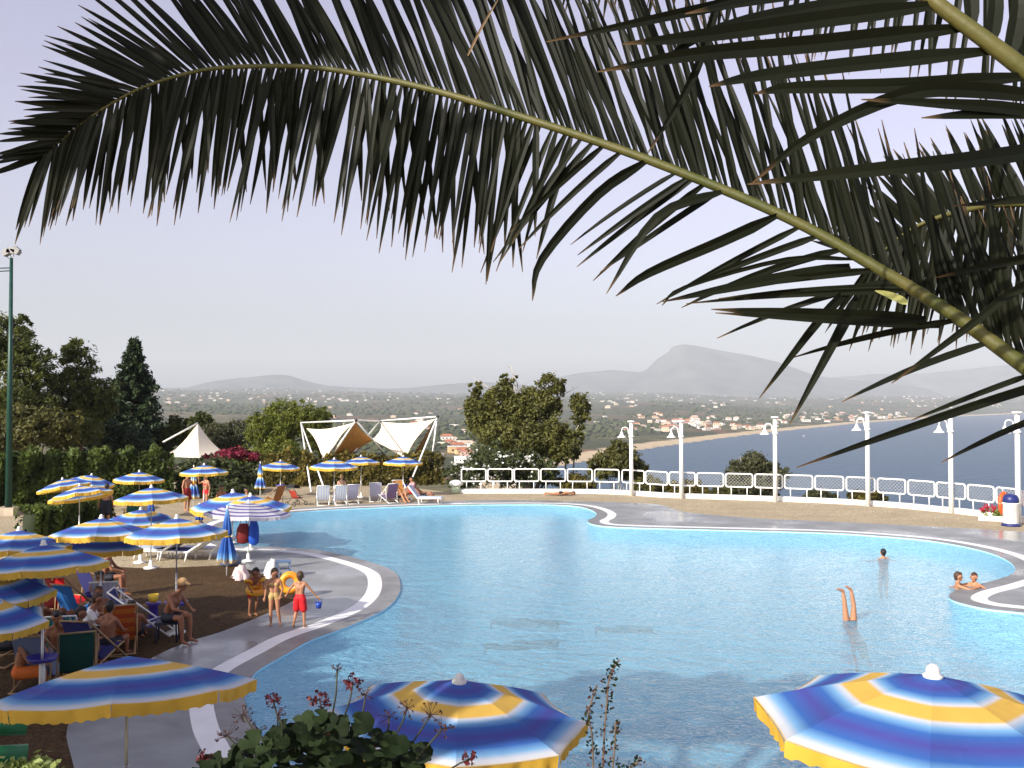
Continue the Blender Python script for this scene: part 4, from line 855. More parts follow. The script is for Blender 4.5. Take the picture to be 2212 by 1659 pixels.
UMB = [
 (135,1034,105,'half-shaded striped umbrella leaning left, nearest the floodlight mast',.3,(0,-.16),None),
 (198,1025,97,'middle one of the three striped umbrellas against the dark hedge',.5,(0,.12),None),
 (301,1018,103,'rightmost of the three striped umbrellas against the dark hedge',.2,(0,0),None),
 (172,1048,128,'striped umbrella tilted left, in front of a bare-backed man in dark trunks',.25,(-.12,-.2),None),
 (327,1051,147,'open striped umbrella with a furled blue one standing in front of it',.39,(0,0),None),
 (304,1099,142,'striped umbrella partly hidden behind the two bigger ones in the left cluster',.1,(0,0),None),
 (219,1117,200,'striped umbrella directly behind the one with a man in an orange cap below it',.3,(-.05,0),None),
 (41,1143,208,'striped umbrella cut by the left edge beside the low hedge',.3,(-.04,0),None),
 (206,1149,196,'striped umbrella with an orange-capped man under its front rim',.2,(-.05,.03),.62),
 (382,1117,205,'striped umbrella standing clear over the brown paving with white loungers behind',.39,(-.02,-.02),.62),
 (94,1174,262,'large striped umbrella over the blue and red deck chairs on the left',.15,(-.05,0),.62),
 (-28,1232,270,'striped umbrella at the left edge, upper of the two cut off there',.3,(0,.05),None),
 (-45,1282,285,'striped umbrella at the left edge, lower of the two cut off there',.2,(0,.06),.5),
 (441,1003,100,'striped umbrella in front of the oleander bushes with people standing below',.1,(0,0),None),
 (606,995,83,'lone striped umbrella on a white pole beside the furled one near the golden hedge',.3,(0,0),.6),
 (722,991,100,'left one of two overlapping striped umbrellas under the sails',.2,(0,0),None),
 (780,985,84,'right one of two overlapping striped umbrellas under the sails',.5,(-.02,0),None),
 (871,985,83,'rightmost far striped umbrella above the lounger group by the pool',.2,(0,0),.6),
 (503,1062,178,'striped umbrella on the far bank whose left rim sits low, behind the pale one',.1,(.05,-.07),None),
 (541,1070,170,'striped umbrella touching the pool edge just above the pale striped one',.4,(0,0),None)]
FAR = {503: 33.5, 541: 32, 722: 47, 780: 50, 135: 36.5}
for u, v, W, lab, rot, tl, tr_ in UMB: U(u, v, W, lab, rot, tl, tr_, FAR.get(u))
p = G(536, 1213); umbrella((p.x, p.y, 0), CAMZ - (1083 - HZ) * p.y / FPX, 'pale umbrella with thin violet stripes and hanging bags by the pool edge', .3, (-.03, .09), PRP, group='pale umbrella', pole=POLEW)
# three in the foreground
d = 7.9; p = D(275, 1412, d); umbrella((p.x, d, .9), p.z, 'big shaded striped umbrella in the bottom left foreground', .28, (-.17, -.08), scale=.99, fin=False, flat=.85)
d = 8.5; p = D(992, 1468, d); umbrella((p.x, d, 0), p.z, 'sunlit striped umbrella at the bottom centre behind the geranium', .05, (-.04, .1), scale=1.13, flat=.82)
d = 5.65; p = D(2015, 1452, d); umbrella((p.x, d, .9), p.z, 'sunlit striped umbrella in the bottom right foreground', .35, (-.04, .0), pole=DARKM, scale=1.0, flat=.82)
# furled umbrellas
FOLD = ramp_mat('furled_canvas', [(0, BLU), (.12, PUR), (.25, BLU), (.36, LBL), (.42, WHT), (.46, YEL), (.54, YEL), (.58, WHT), (.64, LBL), (.72, BLU), (.84, PUR), (.9, LBL), (.95, WHT), (.97, YEL), (1, YEL)], trans=.15)
FOLDB = ramp_mat('furled_blue_canvas', [(0, LBL), (.2, BLU), (.5, (.03, .08, .35)), (.8, BLU), (.92, LBL), (1, YEL)], trans=.15)
def furled(u, vb, vt, label, cmat=FOLD, frac=.55, tie=True):
    g = G(u, vb); d = g.y; ht = CAMZ - (vt - HZ) * d / FPX; L_ = ht * frac
    e = empty('furled_umbrella', (g.x, g.y, 0), random.random(), label, 'umbrella', 'furled umbrellas')
    b = MB(); b.tube([(0, 0, 0), (0, 0, ht - .05)], .022, 8); b.build('pole', POLEW, e)
    vs = []; rad = []; n = 32; prof = [(0, .02), (.08, .05), (.3, .1), (.46, .12), (.52, .085 if tie else .13), (.58, .12), (.8, .19), (.95, .22), (1, .2)]
    for t, r in prof:
        for j in range(n):
            q = 2 * math.pi * j / n; k = 1 + (.3 * t + .06) * math.cos(8 * q) + random.uniform(-.03, .03); vs.append((r * k * math.cos(q), r * k * math.sin(q), ht - .04 - L_ * t - .03 * t * math.cos(8 * q + 1))); rad.append(t)
    fs = [(i * n + j, (i + 1) * n + j, (i + 1) * n + (j + 1) % n, i * n + (j + 1) % n) for i in range(len(prof) - 1) for j in range(n)]
    me = bpy.data.meshes.new('furled_canopy'); me.from_pydata(vs, [], fs); me.materials.append(cmat); a = me.attributes.new('rad', 'FLOAT', 'POINT'); a.data.foreach_set('value', rad); me.update(); mesh_obj('canopy', me, e)
    b = MB(); b.lathe([(.03, -.04), (.03, .02), (.015, .06), (0, .07)], 10, c=(0, 0, ht - .02)); b.build('finial', FINM, e)
    if tie: b = MB(); b.lathe([(.1, -.03), (.115, 0), (.1, .03)], 16, c=(0, 0, ht - .04 - L_ * .52)); b.build('tie_strap', VALM, e)
    return e
furled(490, 1243, 1094, 'furled striped umbrella with yellow tie in front of the pool at left', FOLDB, .78)
furled(418, 1100, 1006, 'furled striped umbrella between two people by the oleander bushes', FOLD, .72)
furled(562, 1082, 998, 'furled striped umbrella left of the lone far umbrella', FOLD, .66)
furled(430, 1170, 1088, 'furled blue umbrella hidden behind the striped canopies mid left', FOLDB, .8)
furled(326, 1140, 1072, 'furled dark blue umbrella in front of the open striped one near the hedge', FOLDB, .8, False)

# ============================================================ TENSILE SAILS AND TENT
SAILW = mat('sail_white', (.74, .66, .52), .7, var=.05, vscale=1.5); SAILO = mat('sail_shaded_underside', (.45, .2, .03), .7, var=.15, vscale=2)  # orange underside colour: tan cloth with its glow and shade painted in
sails = empty('tensile_sails', (X(800, 60), 60, 0), 0, 'two cream tensile sails with orange undersides on a white pole frame', 'sail canopy'); SO = sails.location
def sail_patch(Pa, Pb, Pc, Pd, front, name, sag=.16):
    """four-cornered membrane with hollow edges; the skin turned to the pool is front, the other skin is the second colour"""
    n = 14; T_ = []
    for i in range(n + 1):
        r1 = []
        for j in range(n + 1):
            a, c = i / n, j / n
            a_ = .5 + (a - .5) * (1 - sag * (1 - (2 * c - 1) ** 2)); c_ = .5 + (c - .5) * (1 - sag * (1 - (2 * a - 1) ** 2))
            r1.append(Pa * (1 - a_) * (1 - c_) + Pb * a_ * (1 - c_) + Pc * a_ * c_ + Pd * (1 - a_) * c_)
        T_.append(r1)
    o = None
    for k, m_ in ((0, front), (1, SAILO if front is SAILW else SAILW)):
        P = []
        for i in range(n + 1):
            r = []
            for j in range(n + 1):
                du = T_[min(i+1,n)][j] - T_[max(i-1,0)][j]; dv = T_[i][min(j+1,n)] - T_[i][max(j-1,0)]; nn = du.cross(dv)
                nn = nn.normalized() if nn.length > 1e-9 else Vector((0, -1, 0))
                if nn.y > 0: nn = -nn
                r.append(T_[i][j] + nn * (-.025 * k) - SO)
            P.append(r)
        b = MB(); b.grid(P); q = b.build(name if k == 0 else 'back_skin', m_, sails if k == 0 else o)
        if k == 0: o = q
LM, A1, A2, RM = D(650, 913, 63.8), D(769, 908, 56.5), D(821, 909, 63.5), D(945, 900, 58.2)
LOW = D(703, 1005, 57.2); sail_patch(D(661, 925, 63.5), LOW, D(712, 975, 57.6), D(767, 912, 57), SAILW, 'sail', .2)
sail_patch(D(768, 911, 56.9), D(706, 1003, 57.1), D(742, 992, 60), D(808, 950, 62), SAILO, 'sail', .1)
sail_patch(D(821, 911, 63.5), D(800, 950, 62.5), D(872, 1002, 58.2), D(942, 904, 58.6), SAILW, 'sail', .2)
sail_patch(D(941, 907, 58.5), D(880, 1000, 58.1), D(908, 985, 61), D(928, 935, 60.5), SAILO, 'sail', .12)
for a_, b_, r_ in ((LM, A1, .05), (A1, A2, .05), (A2, RM, .05), (LM, G(672, 1062) , .05), (LM, G(702, 1060), .05), (A1, D(702, 1003, 58.6), .05), (A1, D(850, 1003, 62), .05), (A2, D(716, 1034, 57.5), .05), (A2, D(880, 1003, 62), .05), (RM, D(888, 1040, 57), .06), (RM, D(926, 1042, 60), .06), (RM, D(905, 1046, 62), .04)):
    b = MB(); b.tube([a_ - SO, b_ - SO], r_, 7); b.build('strut', WHITE, sails)
for q in (A1, A2, RM): b = MB(); b.lathe([(.02, -.08), (.1, -.06), (.1, .06), (.02, .1)], 8, c=q - SO); b.build('joint', DARKM, sails)
ap = D(427, 914, 67); tent = empty('pyramid_tent', (ap.x, ap.y, 0), 0, 'cream peaked tent with a sloping arm behind the hedge on the left', 'tent'); TO = tent.location
corners = [D(347, 985, 66), D(431, 990, 63.2), D(505, 985, 66.5), D(430, 985, 71)]
for k in range(4):
    a_, c_ = corners[k], corners[(k + 1) % 4]; n = 10; P = []
    for i in range(n + 1):
        t = i / n; row = []
        for j in range(n + 1):
            s_ = j / n; e_ = a_.lerp(c_, s_); p = ap.lerp(e_, t); p.z -= math.sin(math.pi * t) * .45; row.append(p - TO)
        P.append(row)
    b = MB(); b.grid(P); b.build('panel', SAILW, tent)
b = MB()
for c_ in corners: b.tube([c_ - TO, Vector((c_.x, c_.y, 0)) - TO], .05, 6)
b.build('pole', WHITE, tent)
b = MB(); b.tube([ap - TO, D(352, 955, 65) - TO], .06, 7); b.build('arm', WHITE, tent)
b = MB(); b.tube([ap - TO, D(352, 955, 65) - TO + Vector((0, 0, -4))], .012, 4); b.build('stay', WHITE, tent)
# ============================================================ FURNITURE AND SMALL THINGS
def fabric(name, cols, scale=30, axis=0):
    """stripes across local axis"""
    if name in MAT: return MAT[name]
    m = mat(name, cols[0], .85, trans=.15); nt = m.node_tree; p = nt.nodes['Principled BSDF']
    if len(cols) > 1:
        tc = nt.nodes.new('ShaderNodeTexCoord'); sx = nt.nodes.new('ShaderNodeSeparateXYZ'); nt.links.new(tc.outputs['Object'], sx.inputs[0])
        mu = nt.nodes.new('ShaderNodeMath'); mu.operation = 'MULTIPLY'; mu.inputs[1].default_value = scale; nt.links.new(sx.outputs[axis], mu.inputs[0])
        fr = nt.nodes.new('ShaderNodeMath'); fr.operation = 'FRACT'; nt.links.new(mu.outputs[0], fr.inputs[0])
        rp = nt.nodes.new('ShaderNodeValToRGB'); rp.color_ramp.interpolation = 'CONSTANT'; cr = rp.color_ramp
        cr.elements[0].color = (*cols[0], 1); cr.elements[1].position = 1 / len(cols); cr.elements[1].color = (*cols[1], 1)
        for k in range(2, len(cols)): e = cr.elements.new(k / len(cols)); e.color = (*cols[k], 1)
        nt.links.new(fr.outputs[0], rp.inputs[0]); nt.links.new(rp.outputs[0], p.inputs['Base Color'])
    return m
F_NAVY = fabric('cloth_navy', [(.03, .035, .16)]); F_BLUE = fabric('cloth_blue', [(.02, .13, .42)]); F_RED = fabric('cloth_red', [(.6, .01, .015)])
F_STR = fabric('cloth_green_stripe', [(.03, .32, .2), (.05, .09, .4), (.5, .6, .5), (.04, .25, .42)], 7, 0); F_LAV = fabric('cloth_lavender', [(.42, .42, .56), (.5, .5, .62)], 9); F_VIO = fabric('cloth_violet', [(.2, .12, .24), (.3, .2, .32)], 12)
F_WHT = fabric('cloth_white', [(.7, .72, .75), (.5, .58, .75)], 8); F_ORA = fabric('cloth_orange', [(.5, .14, .02), (.42, .05, .02)], 5, 2); F_GRY = fabric('cloth_greyblue', [(.16, .2, .33)])
def deck_chair(pos, rz, label, cloth, frame=WHITE, recline=.75, group='folding deck chairs', lie=False):
    """sling chair facing local -Y, back rising to +Y"""
    e = empty('deck_chair', pos, rz, label, 'deck chair', group)
    top = Vector((0, .62, .98)) if not lie else Vector((0, .85, .62)); fr_ = Vector((0, -.48, .3)); seat = Vector((0, .12, .2))
    for sx in (-.29, .29):
        b = MB(); b.tube([(sx, -.62, .02), (sx, top.y, top.z)], .02, 6); b.build('side_rail', frame, e)
        b = MB(); b.tube([(sx * .92, .62, .02), (sx * .92, fr_.y, fr_.z + .06)], .02, 6); b.build('leg', frame, e)
        b = MB(); b.tube([(sx * 1.05, .42, .02), (sx * 1.05, .36, .72)], .016, 6); b.build('prop', frame, e)
    for q in ((-.62, .02), (top.y, top.z), (.62, .02), (fr_.y, fr_.z + .06)): b = MB(); b.tube([(-.3, q[0], q[1]), (.3, q[0], q[1])], .018, 6); b.build('crossbar', frame, e)
    P = catmull([fr_ + Vector((0, 0, .08)), seat, Vector((0, .36, .42)), top], 5); rows = [[(x, p.y, p.z - .02 * (1 - (x / .27) ** 2)) for p in P] for x in np.linspace(-.27, .27, 7)]
    b = MB(); b.grid(rows); b.build('sling', cloth, e); return e
def lounger(pos, rz, label, cloth=F_WHT, group='white loungers', raise_=.55):
    e = empty('sun_lounger', pos, rz, label, 'sun lounger', group)
    b = MB(); b.box((0, -.35, .3), (.64, 1.25, .05)); b.build('frame', WHITE, e, smooth=False)
    bk = Matrix.Rotation(raise_, 3, 'X')
    b = MB(); b.box(Vector((0, .27, .32)) + bk @ Vector((0, .36, 0)), (.64, .74, .05), rot=bk); bo = b.build('backrest', WHITE, e, smooth=False)
    b = MB(); b.box(Vector((0, .27, .36)) + bk @ Vector((0, .36, 0)), (.54, .7, .03), rot=bk); b.build('pad', cloth, bo, smooth=False)
    b = MB(); b.box((0, -.35, .345), (.54, 1.15, .03)); b.build('seat_pad', cloth, e, smooth=False)
    for x in (-.28, .28):
        for y in (-.85, .15): b = MB(); b.tube([(x, y, 0), (x * .95, y + .06, .3)], .03, 7); b.build('leg', WHITE, e)
    return e
# near left group in the shade
deck_chair(G(305, 1372), R(100), 'long navy deck chair in profile with a cloth over its top, beside the seated man', F_NAVY, WHITE)
deck_chair(G(262, 1400), R(200), 'deck chair draped with an orange and red patterned towel', F_ORA, WOOD)
deck_chair(G(140, 1428), R(195), 'deck chair with green and blue striped sling and white frame', F_STR, WHITE)
deck_chair(G(178, 1348), R(160), 'deck chair with a plain blue sling left of the towel-draped one', F_BLUE, WOOD)
deck_chair(G(150, 1328), R(170), 'deck chair covered with a bright red towel under the large striped umbrella', F_RED, WOOD)
deck_chair(G(95, 1478), R(180), 'deck chair with a grey blue towel in the lower left crowd', F_GRY, WOOD)
for u_, v_, rz_, cl_, lab_ in ((205, 1440, 170, F_NAVY, 'dark navy deck chair in front of the orange-draped one'), (25, 1400, 200, F_BLUE, 'blue deck chair half hidden under the lowest left-edge canopy'), (225, 1310, 150, F_NAVY, 'navy deck chair in shadow behind the red-towelled one'), (165, 1470, 205, fabric('cloth_dark_green', [(.01, .06, .05)]), 'dark green deck chair just above the big shaded umbrella'), (100, 1330, 190, fabric('cloth_maroon', [(.18, .015, .02)]), 'maroon deck chair under the second umbrella row at left')):
    deck_chair(G(u_, v_), R(rz_), lab_, cl_, WOOD)
deck_chair(G(60, 1425), R(150), 'deck chair with dark blue sling near the left edge below the canopies', F_NAVY, WOOD)
deck_chair(G(238, 1340), R(190), 'deck chair with pale lavender cloth behind the orange-draped one', F_LAV, WHITE)
# mid loungers
for k, (u, v, rz, lab) in enumerate(((350, 1208, 250, 'white lounger leftmost of three behind the clear-standing umbrella'), (402, 1210, 255, 'white lounger in the middle of three behind the clear-standing umbrella'), (452, 1206, 260, 'white lounger rightmost of three, next to the furled umbrella'))): lounger(G(u, v), R(rz), lab, F_NAVY if k == 1 else F_WHT)
# far group under the sails
for u, v, rz, lab, cl in ((697, 1090, 195, 'white sling chair leftmost of the far poolside row', F_WHT), (733, 1089, 200, 'white and blue sling chair second from the left in the far row', F_WHT), (757, 1087, 205, 'lavender blue sling chair third from the left in the far row', F_LAV), (812, 1082, 185, 'pale blue sling chair with tall back in the far row', F_LAV), (838, 1085, 215, 'violet striped sling chair in the middle right of the far row', F_VIO)):
    deck_chair(G(u, v), R(rz), lab, cl, WHITE, group='far deck chairs')
lounger(G(915, 1088), R(80), 'white lounger at the right end of the far row by the pool', F_WHT, 'far loungers', .9)
deck_chair(G(868, 1080), R(30), 'orange sling chair near the right end of the far row', fabric('cloth_tan', [(.5, .22, .05)]), WHITE, group='far deck chairs')
deck_chair(G(588, 1092), R(240), 'orange brown sling chair by the lone far umbrella', fabric('cloth_brown', [(.3, .13, .04)]), WOOD, group='far deck chairs')
deck_chair(G(285, 1128), R(210), 'dark green sling chair beneath the open umbrella near the hedge', fabric('cloth_green', [(.02, .12, .1)]), WOOD, group='far deck chairs')
def stroller(pos, rz):
    e = empty('baby_stroller', pos, rz, 'red and black baby stroller by the lone far umbrella', 'stroller'); RD = mat('stroller_red', (.4, .05, .03), .7)
    b = MB(); P = catmull([(0, -.3, .4), (0, .05, .35), (0, .3, .75)], 5); b.grid([[(x, p.y, p.z) for p in P] for x in (-.2, -.1, 0, .1, .2)]); b.build('seat', RD, e)
    b = MB(); rows = []
    for k in range(8):
        q = R(20 + k * 18); rows.append([(x, .12 - .32 * math.cos(q) + .12, .72 + .32 * math.sin(q)) for x in (-.22, 0, .22)])
    b.grid(rows); b.build('hood', mat('stroller_black', (.02, .02, .025), .8), e)
    b = MB()
    for x in (-.22, .22): b.tube([(x, -.4, .12), (x, .15, .55), (x, .5, .98)], .013, 5); b.tube([(x, .4, .12), (x, -.05, .5)], .013, 5)
    b.tube([(-.22, .5, .98), (.22, .5, .98)], .016, 5); b.build('frame', DARKM, e)
    for x in (-.24, .24):
        for y in (-.4, .4):
            b = MB(); b.tube([(x, y + .1 * math.cos(q), .11 + .1 * math.sin(q)) for q in np.linspace(0, 6.283, 13)[:-1]], .018, 6, closed=True); b.build('wheel', DARKM, e)
stroller(G(640, 1092), R(150))
# bags on the pale umbrella pole
p = G(536, 1213)
def bag(pos, name, label, m, sx, sy, sz):
    e = empty(name, pos, .3, label, 'bag'); b = MB(); b.lathe([(.3, 0), (.85, .08), (1, .35), (.9, .75), (.55, 1), (0, 1.02)], 14); o = b.build('body', m, e); o.scale = (sx, sy, sz)
    b = MB(); b.tube([(-sx * .5, 0, sz * .95), (-sx * .3, 0, sz * 1.25), (sx * .3, 0, sz * 1.25), (sx * .5, 0, sz * .95)], .012, 5); b.build('strap', m, e); return e
hz_ = CAMZ - (1172 - HZ) * p.y / FPX
bag((p.x - .12, p.y - .12, hz_), 'beach_bag', 'dark red beach bag hanging on the pale umbrella pole', mat('bag_red', (.16, .01, .012), .7), .22, .14, .62)
bag((p.x + .2, p.y - .1, hz_ - .05), 'beach_bag', 'bright blue bag hanging beside the dark red one', mat('bag_blue', (.01, .07, .42), .6), .17, .12, .75)
bag(G(497, 1222), 'beach_bag', 'dark patterned bag on the deck at the foot of the pale umbrella', mat('bag_dark', (.03, .04, .1), .7, col2=(.25, .28, .35), vscale=14), .35, .25, .36)
# towel heap, stool and ring behind the children
def draped(pos, rz, name, label, m, wd, ht, cat):
    e = empty(name, pos, rz, label, cat); rows = []
    for i in range(9):
        t = i / 8; row = []
        for j in range(9):
            s_ = j / 8 - .5; y = (t - .5) * .5; z = ht * (1 - abs(2 * t - 1) ** 1.8 * .97) * (1 - abs(2 * s_) ** 2.2 * .75) + .03 * math.sin(j * 2.3 + i * 1.9) * (1 - abs(2 * t - 1)); row.append((s_ * wd * (.75 + .25 * t) + .03 * math.sin(i * 2.1), y + .05 * math.sin(j * 1.7 + i), max(z, .02)))
        rows.append(row)
    b = MB(); b.grid(rows); o = b.build('cloth', m, e); return e
draped(G(520, 1252), .4, 'towel', 'pinkish white towel heaped at the edge of the brown paving', mat('towel_pink', (.6, .46, .45), .9), .5, .42, 'towel')
draped(G(588, 1248), .2, 'towel', 'white towel thrown over a low stool behind the children', mat('towel_white', (.6, .6, .6), .9), .5, .55, 'towel')
e = empty('plastic_stool', G(612, 1246), .3, 'grey blue plastic stool behind the children on the grey deck', 'stool'); m = mat('stool_plastic', (.1, .16, .28), .5)
b = MB(); b.box((0, 0, .44), (.42, .36, .04)); b.build('seat', m, e, smooth=False)
for x in (-.17, .17):
    for y in (-.14, .14): b = MB(); b.tube([(x * 1.15, y * 1.15, 0), (x, y, .43)], .022, 6); b.build('leg', m, e)
b = MB(); b.box((0, .14, .2), (.36, .02, .03)); b.build('stretcher', m, e, smooth=False)
def ring(pos, label, m, R0, r0, rot, name='swim_ring', cat='swim ring', m2=None):
    e = empty(name, pos, 0, label, cat); n = 20
    for k in range(2 if m2 else 1):
        segs = range(n)
        b = MB(); pts = [(R0 * math.cos(2 * math.pi * j / n), R0 * math.sin(2 * math.pi * j / n), 0) for j in segs]; b.tube(pts, r0 if k == 0 else r0 * 1.03, 10, closed=True)
        o = b.build('tube', m, e)
        break
    o.rotation_euler = rot
    if m2:
        for q in range(4):
            a0 = q * math.pi / 2; b = MB(); b.tube([(R0 * math.cos(a0 + t), R0 * math.sin(a0 + t), 0) for t in np.linspace(-.2, .2, 5)], r0 * 1.06, 10); b.build('band', m2, e).rotation_euler = rot
    return e
YP = mat('inflatable_yellow', (.75, .42, .02), .35, col2=(.7, .2, .02), vscale=6)
ring(Vector(G(616, 1300)) + Vector((0, .5, .38)), 'yellow and orange swim ring held upright between the girl and the boy', YP, .2, .09, (R(80), .2, 0))
# lifebuoy, bin, flower bed at the right
p = G(2160, 1122); lb_ = empty('lifebuoy', (p.x - .22, p.y - .75, .76), R(35), 'orange lifebuoy hung on the railing beside the litter bin', 'lifebuoy')
b = MB(); b.tube([(.3 * math.cos(q), 0, .42 * math.sin(q)) for q in np.linspace(0, 6.283, 25)[:-1]], .085, 10, closed=True); b.build('ring', ORANGE, lb_)
for q in (0, 1.57, 3.14, 4.71): b = MB(); b.tube([(.3 * math.cos(q + t), 0, .42 * math.sin(q + t)) for t in (-.12, 0, .12)], .09, 10); b.build('band', mat('buoy_band', (.65, .16, .06), .5), lb_)
b = MB(); b.tube([(.06, .05, .4), (.1, .1, .62)], .015, 5); b.build('hook', WHITE, lb_)
p = G(2184, 1136); bn = empty('litter_bin', (p.x, p.y, 0), 0, 'white cylindrical litter bin with a dark blue lid at the right', 'bin')
b = MB(); b.lathe([(0, .1), (.28, .1), (.3, .12), (.3, .88), (.33, .9), (.33, .94), (0, .94)], 24); b.build('body', WHITE, bn)
b = MB(); b.lathe([(.28, .94), (.31, .97), (.3, 1.12), (.24, 1.24), (.1, 1.29), (0, 1.3)], 24); b.build('lid', NAVY, bn)
b = MB(); b.lathe([(0, 0), (.37, 0), (.37, .07), (.3, .11), (0, .11)], 24); b.build('foot', NAVY, bn)
p = G(2142, 1124); fb = empty('flower_trough', (p.x, p.y - .1, 0), R(-25), 'low flower trough with pink and red blooms left of the bin', 'flower pot')
b = MB(); b.box((0, 0, .1), (1.1, .36, .2)); b.build('trough', WALLWHITE, fb, smooth=False)
V, T = cloud([(0, 0, .35, .5, .2, .2), (.3, 0, .3, .3, .2, .16)], 40, 22, .04, .6); leaf_mesh('foliage', V, T, LEAF['bright'], fb)
V, T = cloud([(-.3, -.05, .5, .25, .2, .25), (0, -.05, .5, .3, .2, .15)], 22, 14, .035, .8); leaf_mesh('blossom', V, T, leaf_mat('pink_petal', (.5, .12, .2), (.6, .02, .03), .3), fb)
p = G(985, 1066); bo = empty('bollard_planter', (p.x, p.y, 0), 0, 'small pale green pot with white rounded top at the left end of the kerb wall', 'pot')
b = MB(); b.lathe([(0, 0), (.22, 0), (.25, .42), (0, .42)], 16); b.build('pot', mat('pale_green_paint', (.5, .6, .42), .6), bo)
b = MB(); b.lathe([(.26, .42), (.36, .46), (.38, .58), (.3, .68), (.12, .74), (0, .75)], 16); b.build('top', WHITE, bo)
# small toys and cloths in the left foreground
p = D(-75, 1610, 9.2); e = empty('inflatable_mat', (p.x, p.y, .0), .5, 'green inflatable at the left edge below the big shaded umbrella', 'inflatable')
b = MB()
for k in range(5): b.tube([(-.6, k * .17, .5 + .25 * k), (0, k * .17, .56 + .25 * k), (.55, k * .17, .5 + .25 * k)], .1, 10)
b.build('tube', mat('inflatable_green', (.012, .16, .05), .4), e)
b = MB(); b.tube([(-.4, .3, 0), (-.3, .3, .6)], .04, 6); b.tube([(.4, .3, 0), (.3, .3, .6)], .04, 6); b.build('support', WOOD, e)
e = empty('toy_bucket', tuple(G(331, 1352) + Vector((0, 0, .0))), 0, 'yellow toy bucket on a violet stool beside the seated man', 'bucket')
b = MB(); b.lathe([(0, .52), (.08, .52), (.115, .7), (.1, .7), (.075, .55), (0, .55)], 14); b.build('bucket', mat('toy_yellow', (.8, .55, .05), .4), e)
b = MB(); b.lathe([(.14, 0), (.1, .1), (.1, .45), (.17, .49), (.17, .52), (0, .52)], 14); b.build('stool', PURPLE, e)
# ============================================================ PEOPLE
REMESH = []
def capsule(b, p, q, r1, r2, n=10):
    p, q = Vector(p), Vector(q); ax = q - p
    if ax.length < 1e-5: q = p + Vector((0, 0, .004)); ax = q - p
    t = ax.normalized(); pts = []; rad = []
    for k in range(5):
        a = math.pi / 2 * k / 4; pts.append(p - t * r1 * math.cos(a)); rad.append(max(r1 * math.sin(a), .0008))
    for k in range(1, 5):
        a = math.pi / 2 * k / 4; pts.append(q + t * r2 * math.sin(a)); rad.append(max(r2 * math.cos(a), .0008))
    pts.insert(5, q.copy()); rad.insert(5, r2)
    b.tube(pts, rad, n)
def blobmesh(caps, name, material, parent, voxel=.014, smooth=4):
    b = MB()
    for c in caps: capsule(b, *c)
    o = b.build(name, material, parent); m = o.modifiers.new('r', 'REMESH'); m.mode = 'VOXEL'; m.voxel_size = voxel; m.use_smooth_shade = True
    s_ = o.modifiers.new('s', 'SMOOTH'); s_.factor = .5; s_.iterations = smooth; REMESH.append(o); return o
V3 = Vector
def stand():
    return dict(pelvis=(0, .01, .94), waist=(0, 0, 1.06), chest=(0, .01, 1.27), neck=(0, .02, 1.46), head=(0, -.01, 1.61), face=(0, -1, 0),
        shL=(.17, .01, 1.39), elL=(.24, .03, 1.12), wrL=(.26, -.04, .88), shR=(-.17, .01, 1.39), elR=(-.24, .03, 1.12), wrR=(-.26, -.04, .88),
        hipL=(.085, .01, .9), knL=(.1, -.02, .49), anL=(.1, .03, .07), hipR=(-.085, .01, .9), knR=(-.1, -.02, .49), anR=(-.1, .03, .07))
def sit(lean=.1, low=False):
    z = .3 if low else .46; c = lean
    return dict(pelvis=(0, .05, z + .05), waist=(0, .06 - c * .3, z + .18), chest=(0, .08 - c, z + .4), neck=(0, .08 - c * 1.5, z + .58), head=(0, .04 - c * 1.8, z + .73), face=(0, -1, -.15),
        shL=(.17, .08 - c, z + .5), elL=(.22, -.08 - c, z + .27), wrL=(.14, -.3 - c * .7, z + .22), shR=(-.17, .08 - c, z + .5), elR=(-.22, -.08 - c, z + .27), wrR=(-.14, -.3 - c * .7, z + .22),
        hipL=(.09, .02, z + .04), knL=(.13, -.4, z + .08), anL=(.12, -.42, .07), hipR=(-.09, .02, z + .04), knR=(-.13, -.4, z + .08), anR=(-.12, -.42, .07))
def recline():
    return dict(pelvis=(0, .1, .3), waist=(0, .2, .38), chest=(0, .36, .56), neck=(0, .47, .74), head=(0, .5, .9), face=(0, -1, .15),
        shL=(.17, .42, .68), elL=(.24, .22, .5), wrL=(.12, -.02, .5), shR=(-.17, .42, .68), elR=(-.24, .22, .5), wrR=(-.12, -.02, .5),
        hipL=(.09, .06, .3), knL=(.12, -.34, .48), anL=(.12, -.66, .1), hipR=(-.09, .06, .3), knR=(-.11, -.36, .45), anR=(-.11, -.7, .08))
def skin(n, c): return mat('skin_' + n, c, .5, var=.08, vscale=7, spec=.3)
SK1, SK2, SK3 = skin('tan', (.42, .2, .11)), skin('brown', (.28, .12, .065)), skin('fair', (.55, .33, .22))
HAIRD, HAIRB, HAIRL = mat('hair_dark', (.012, .009, .008), .5, bump=.5, bscale=60), mat('hair_brown', (.06, .03, .016), .5, bump=.5, bscale=60), mat('hair_fair', (.35, .22, .09), .6, bump=.5, bscale=60)
EYE = mat('eye_dark', (.02, .015, .012), .3); LIP = mat('lips', (.3, .08, .07), .5)
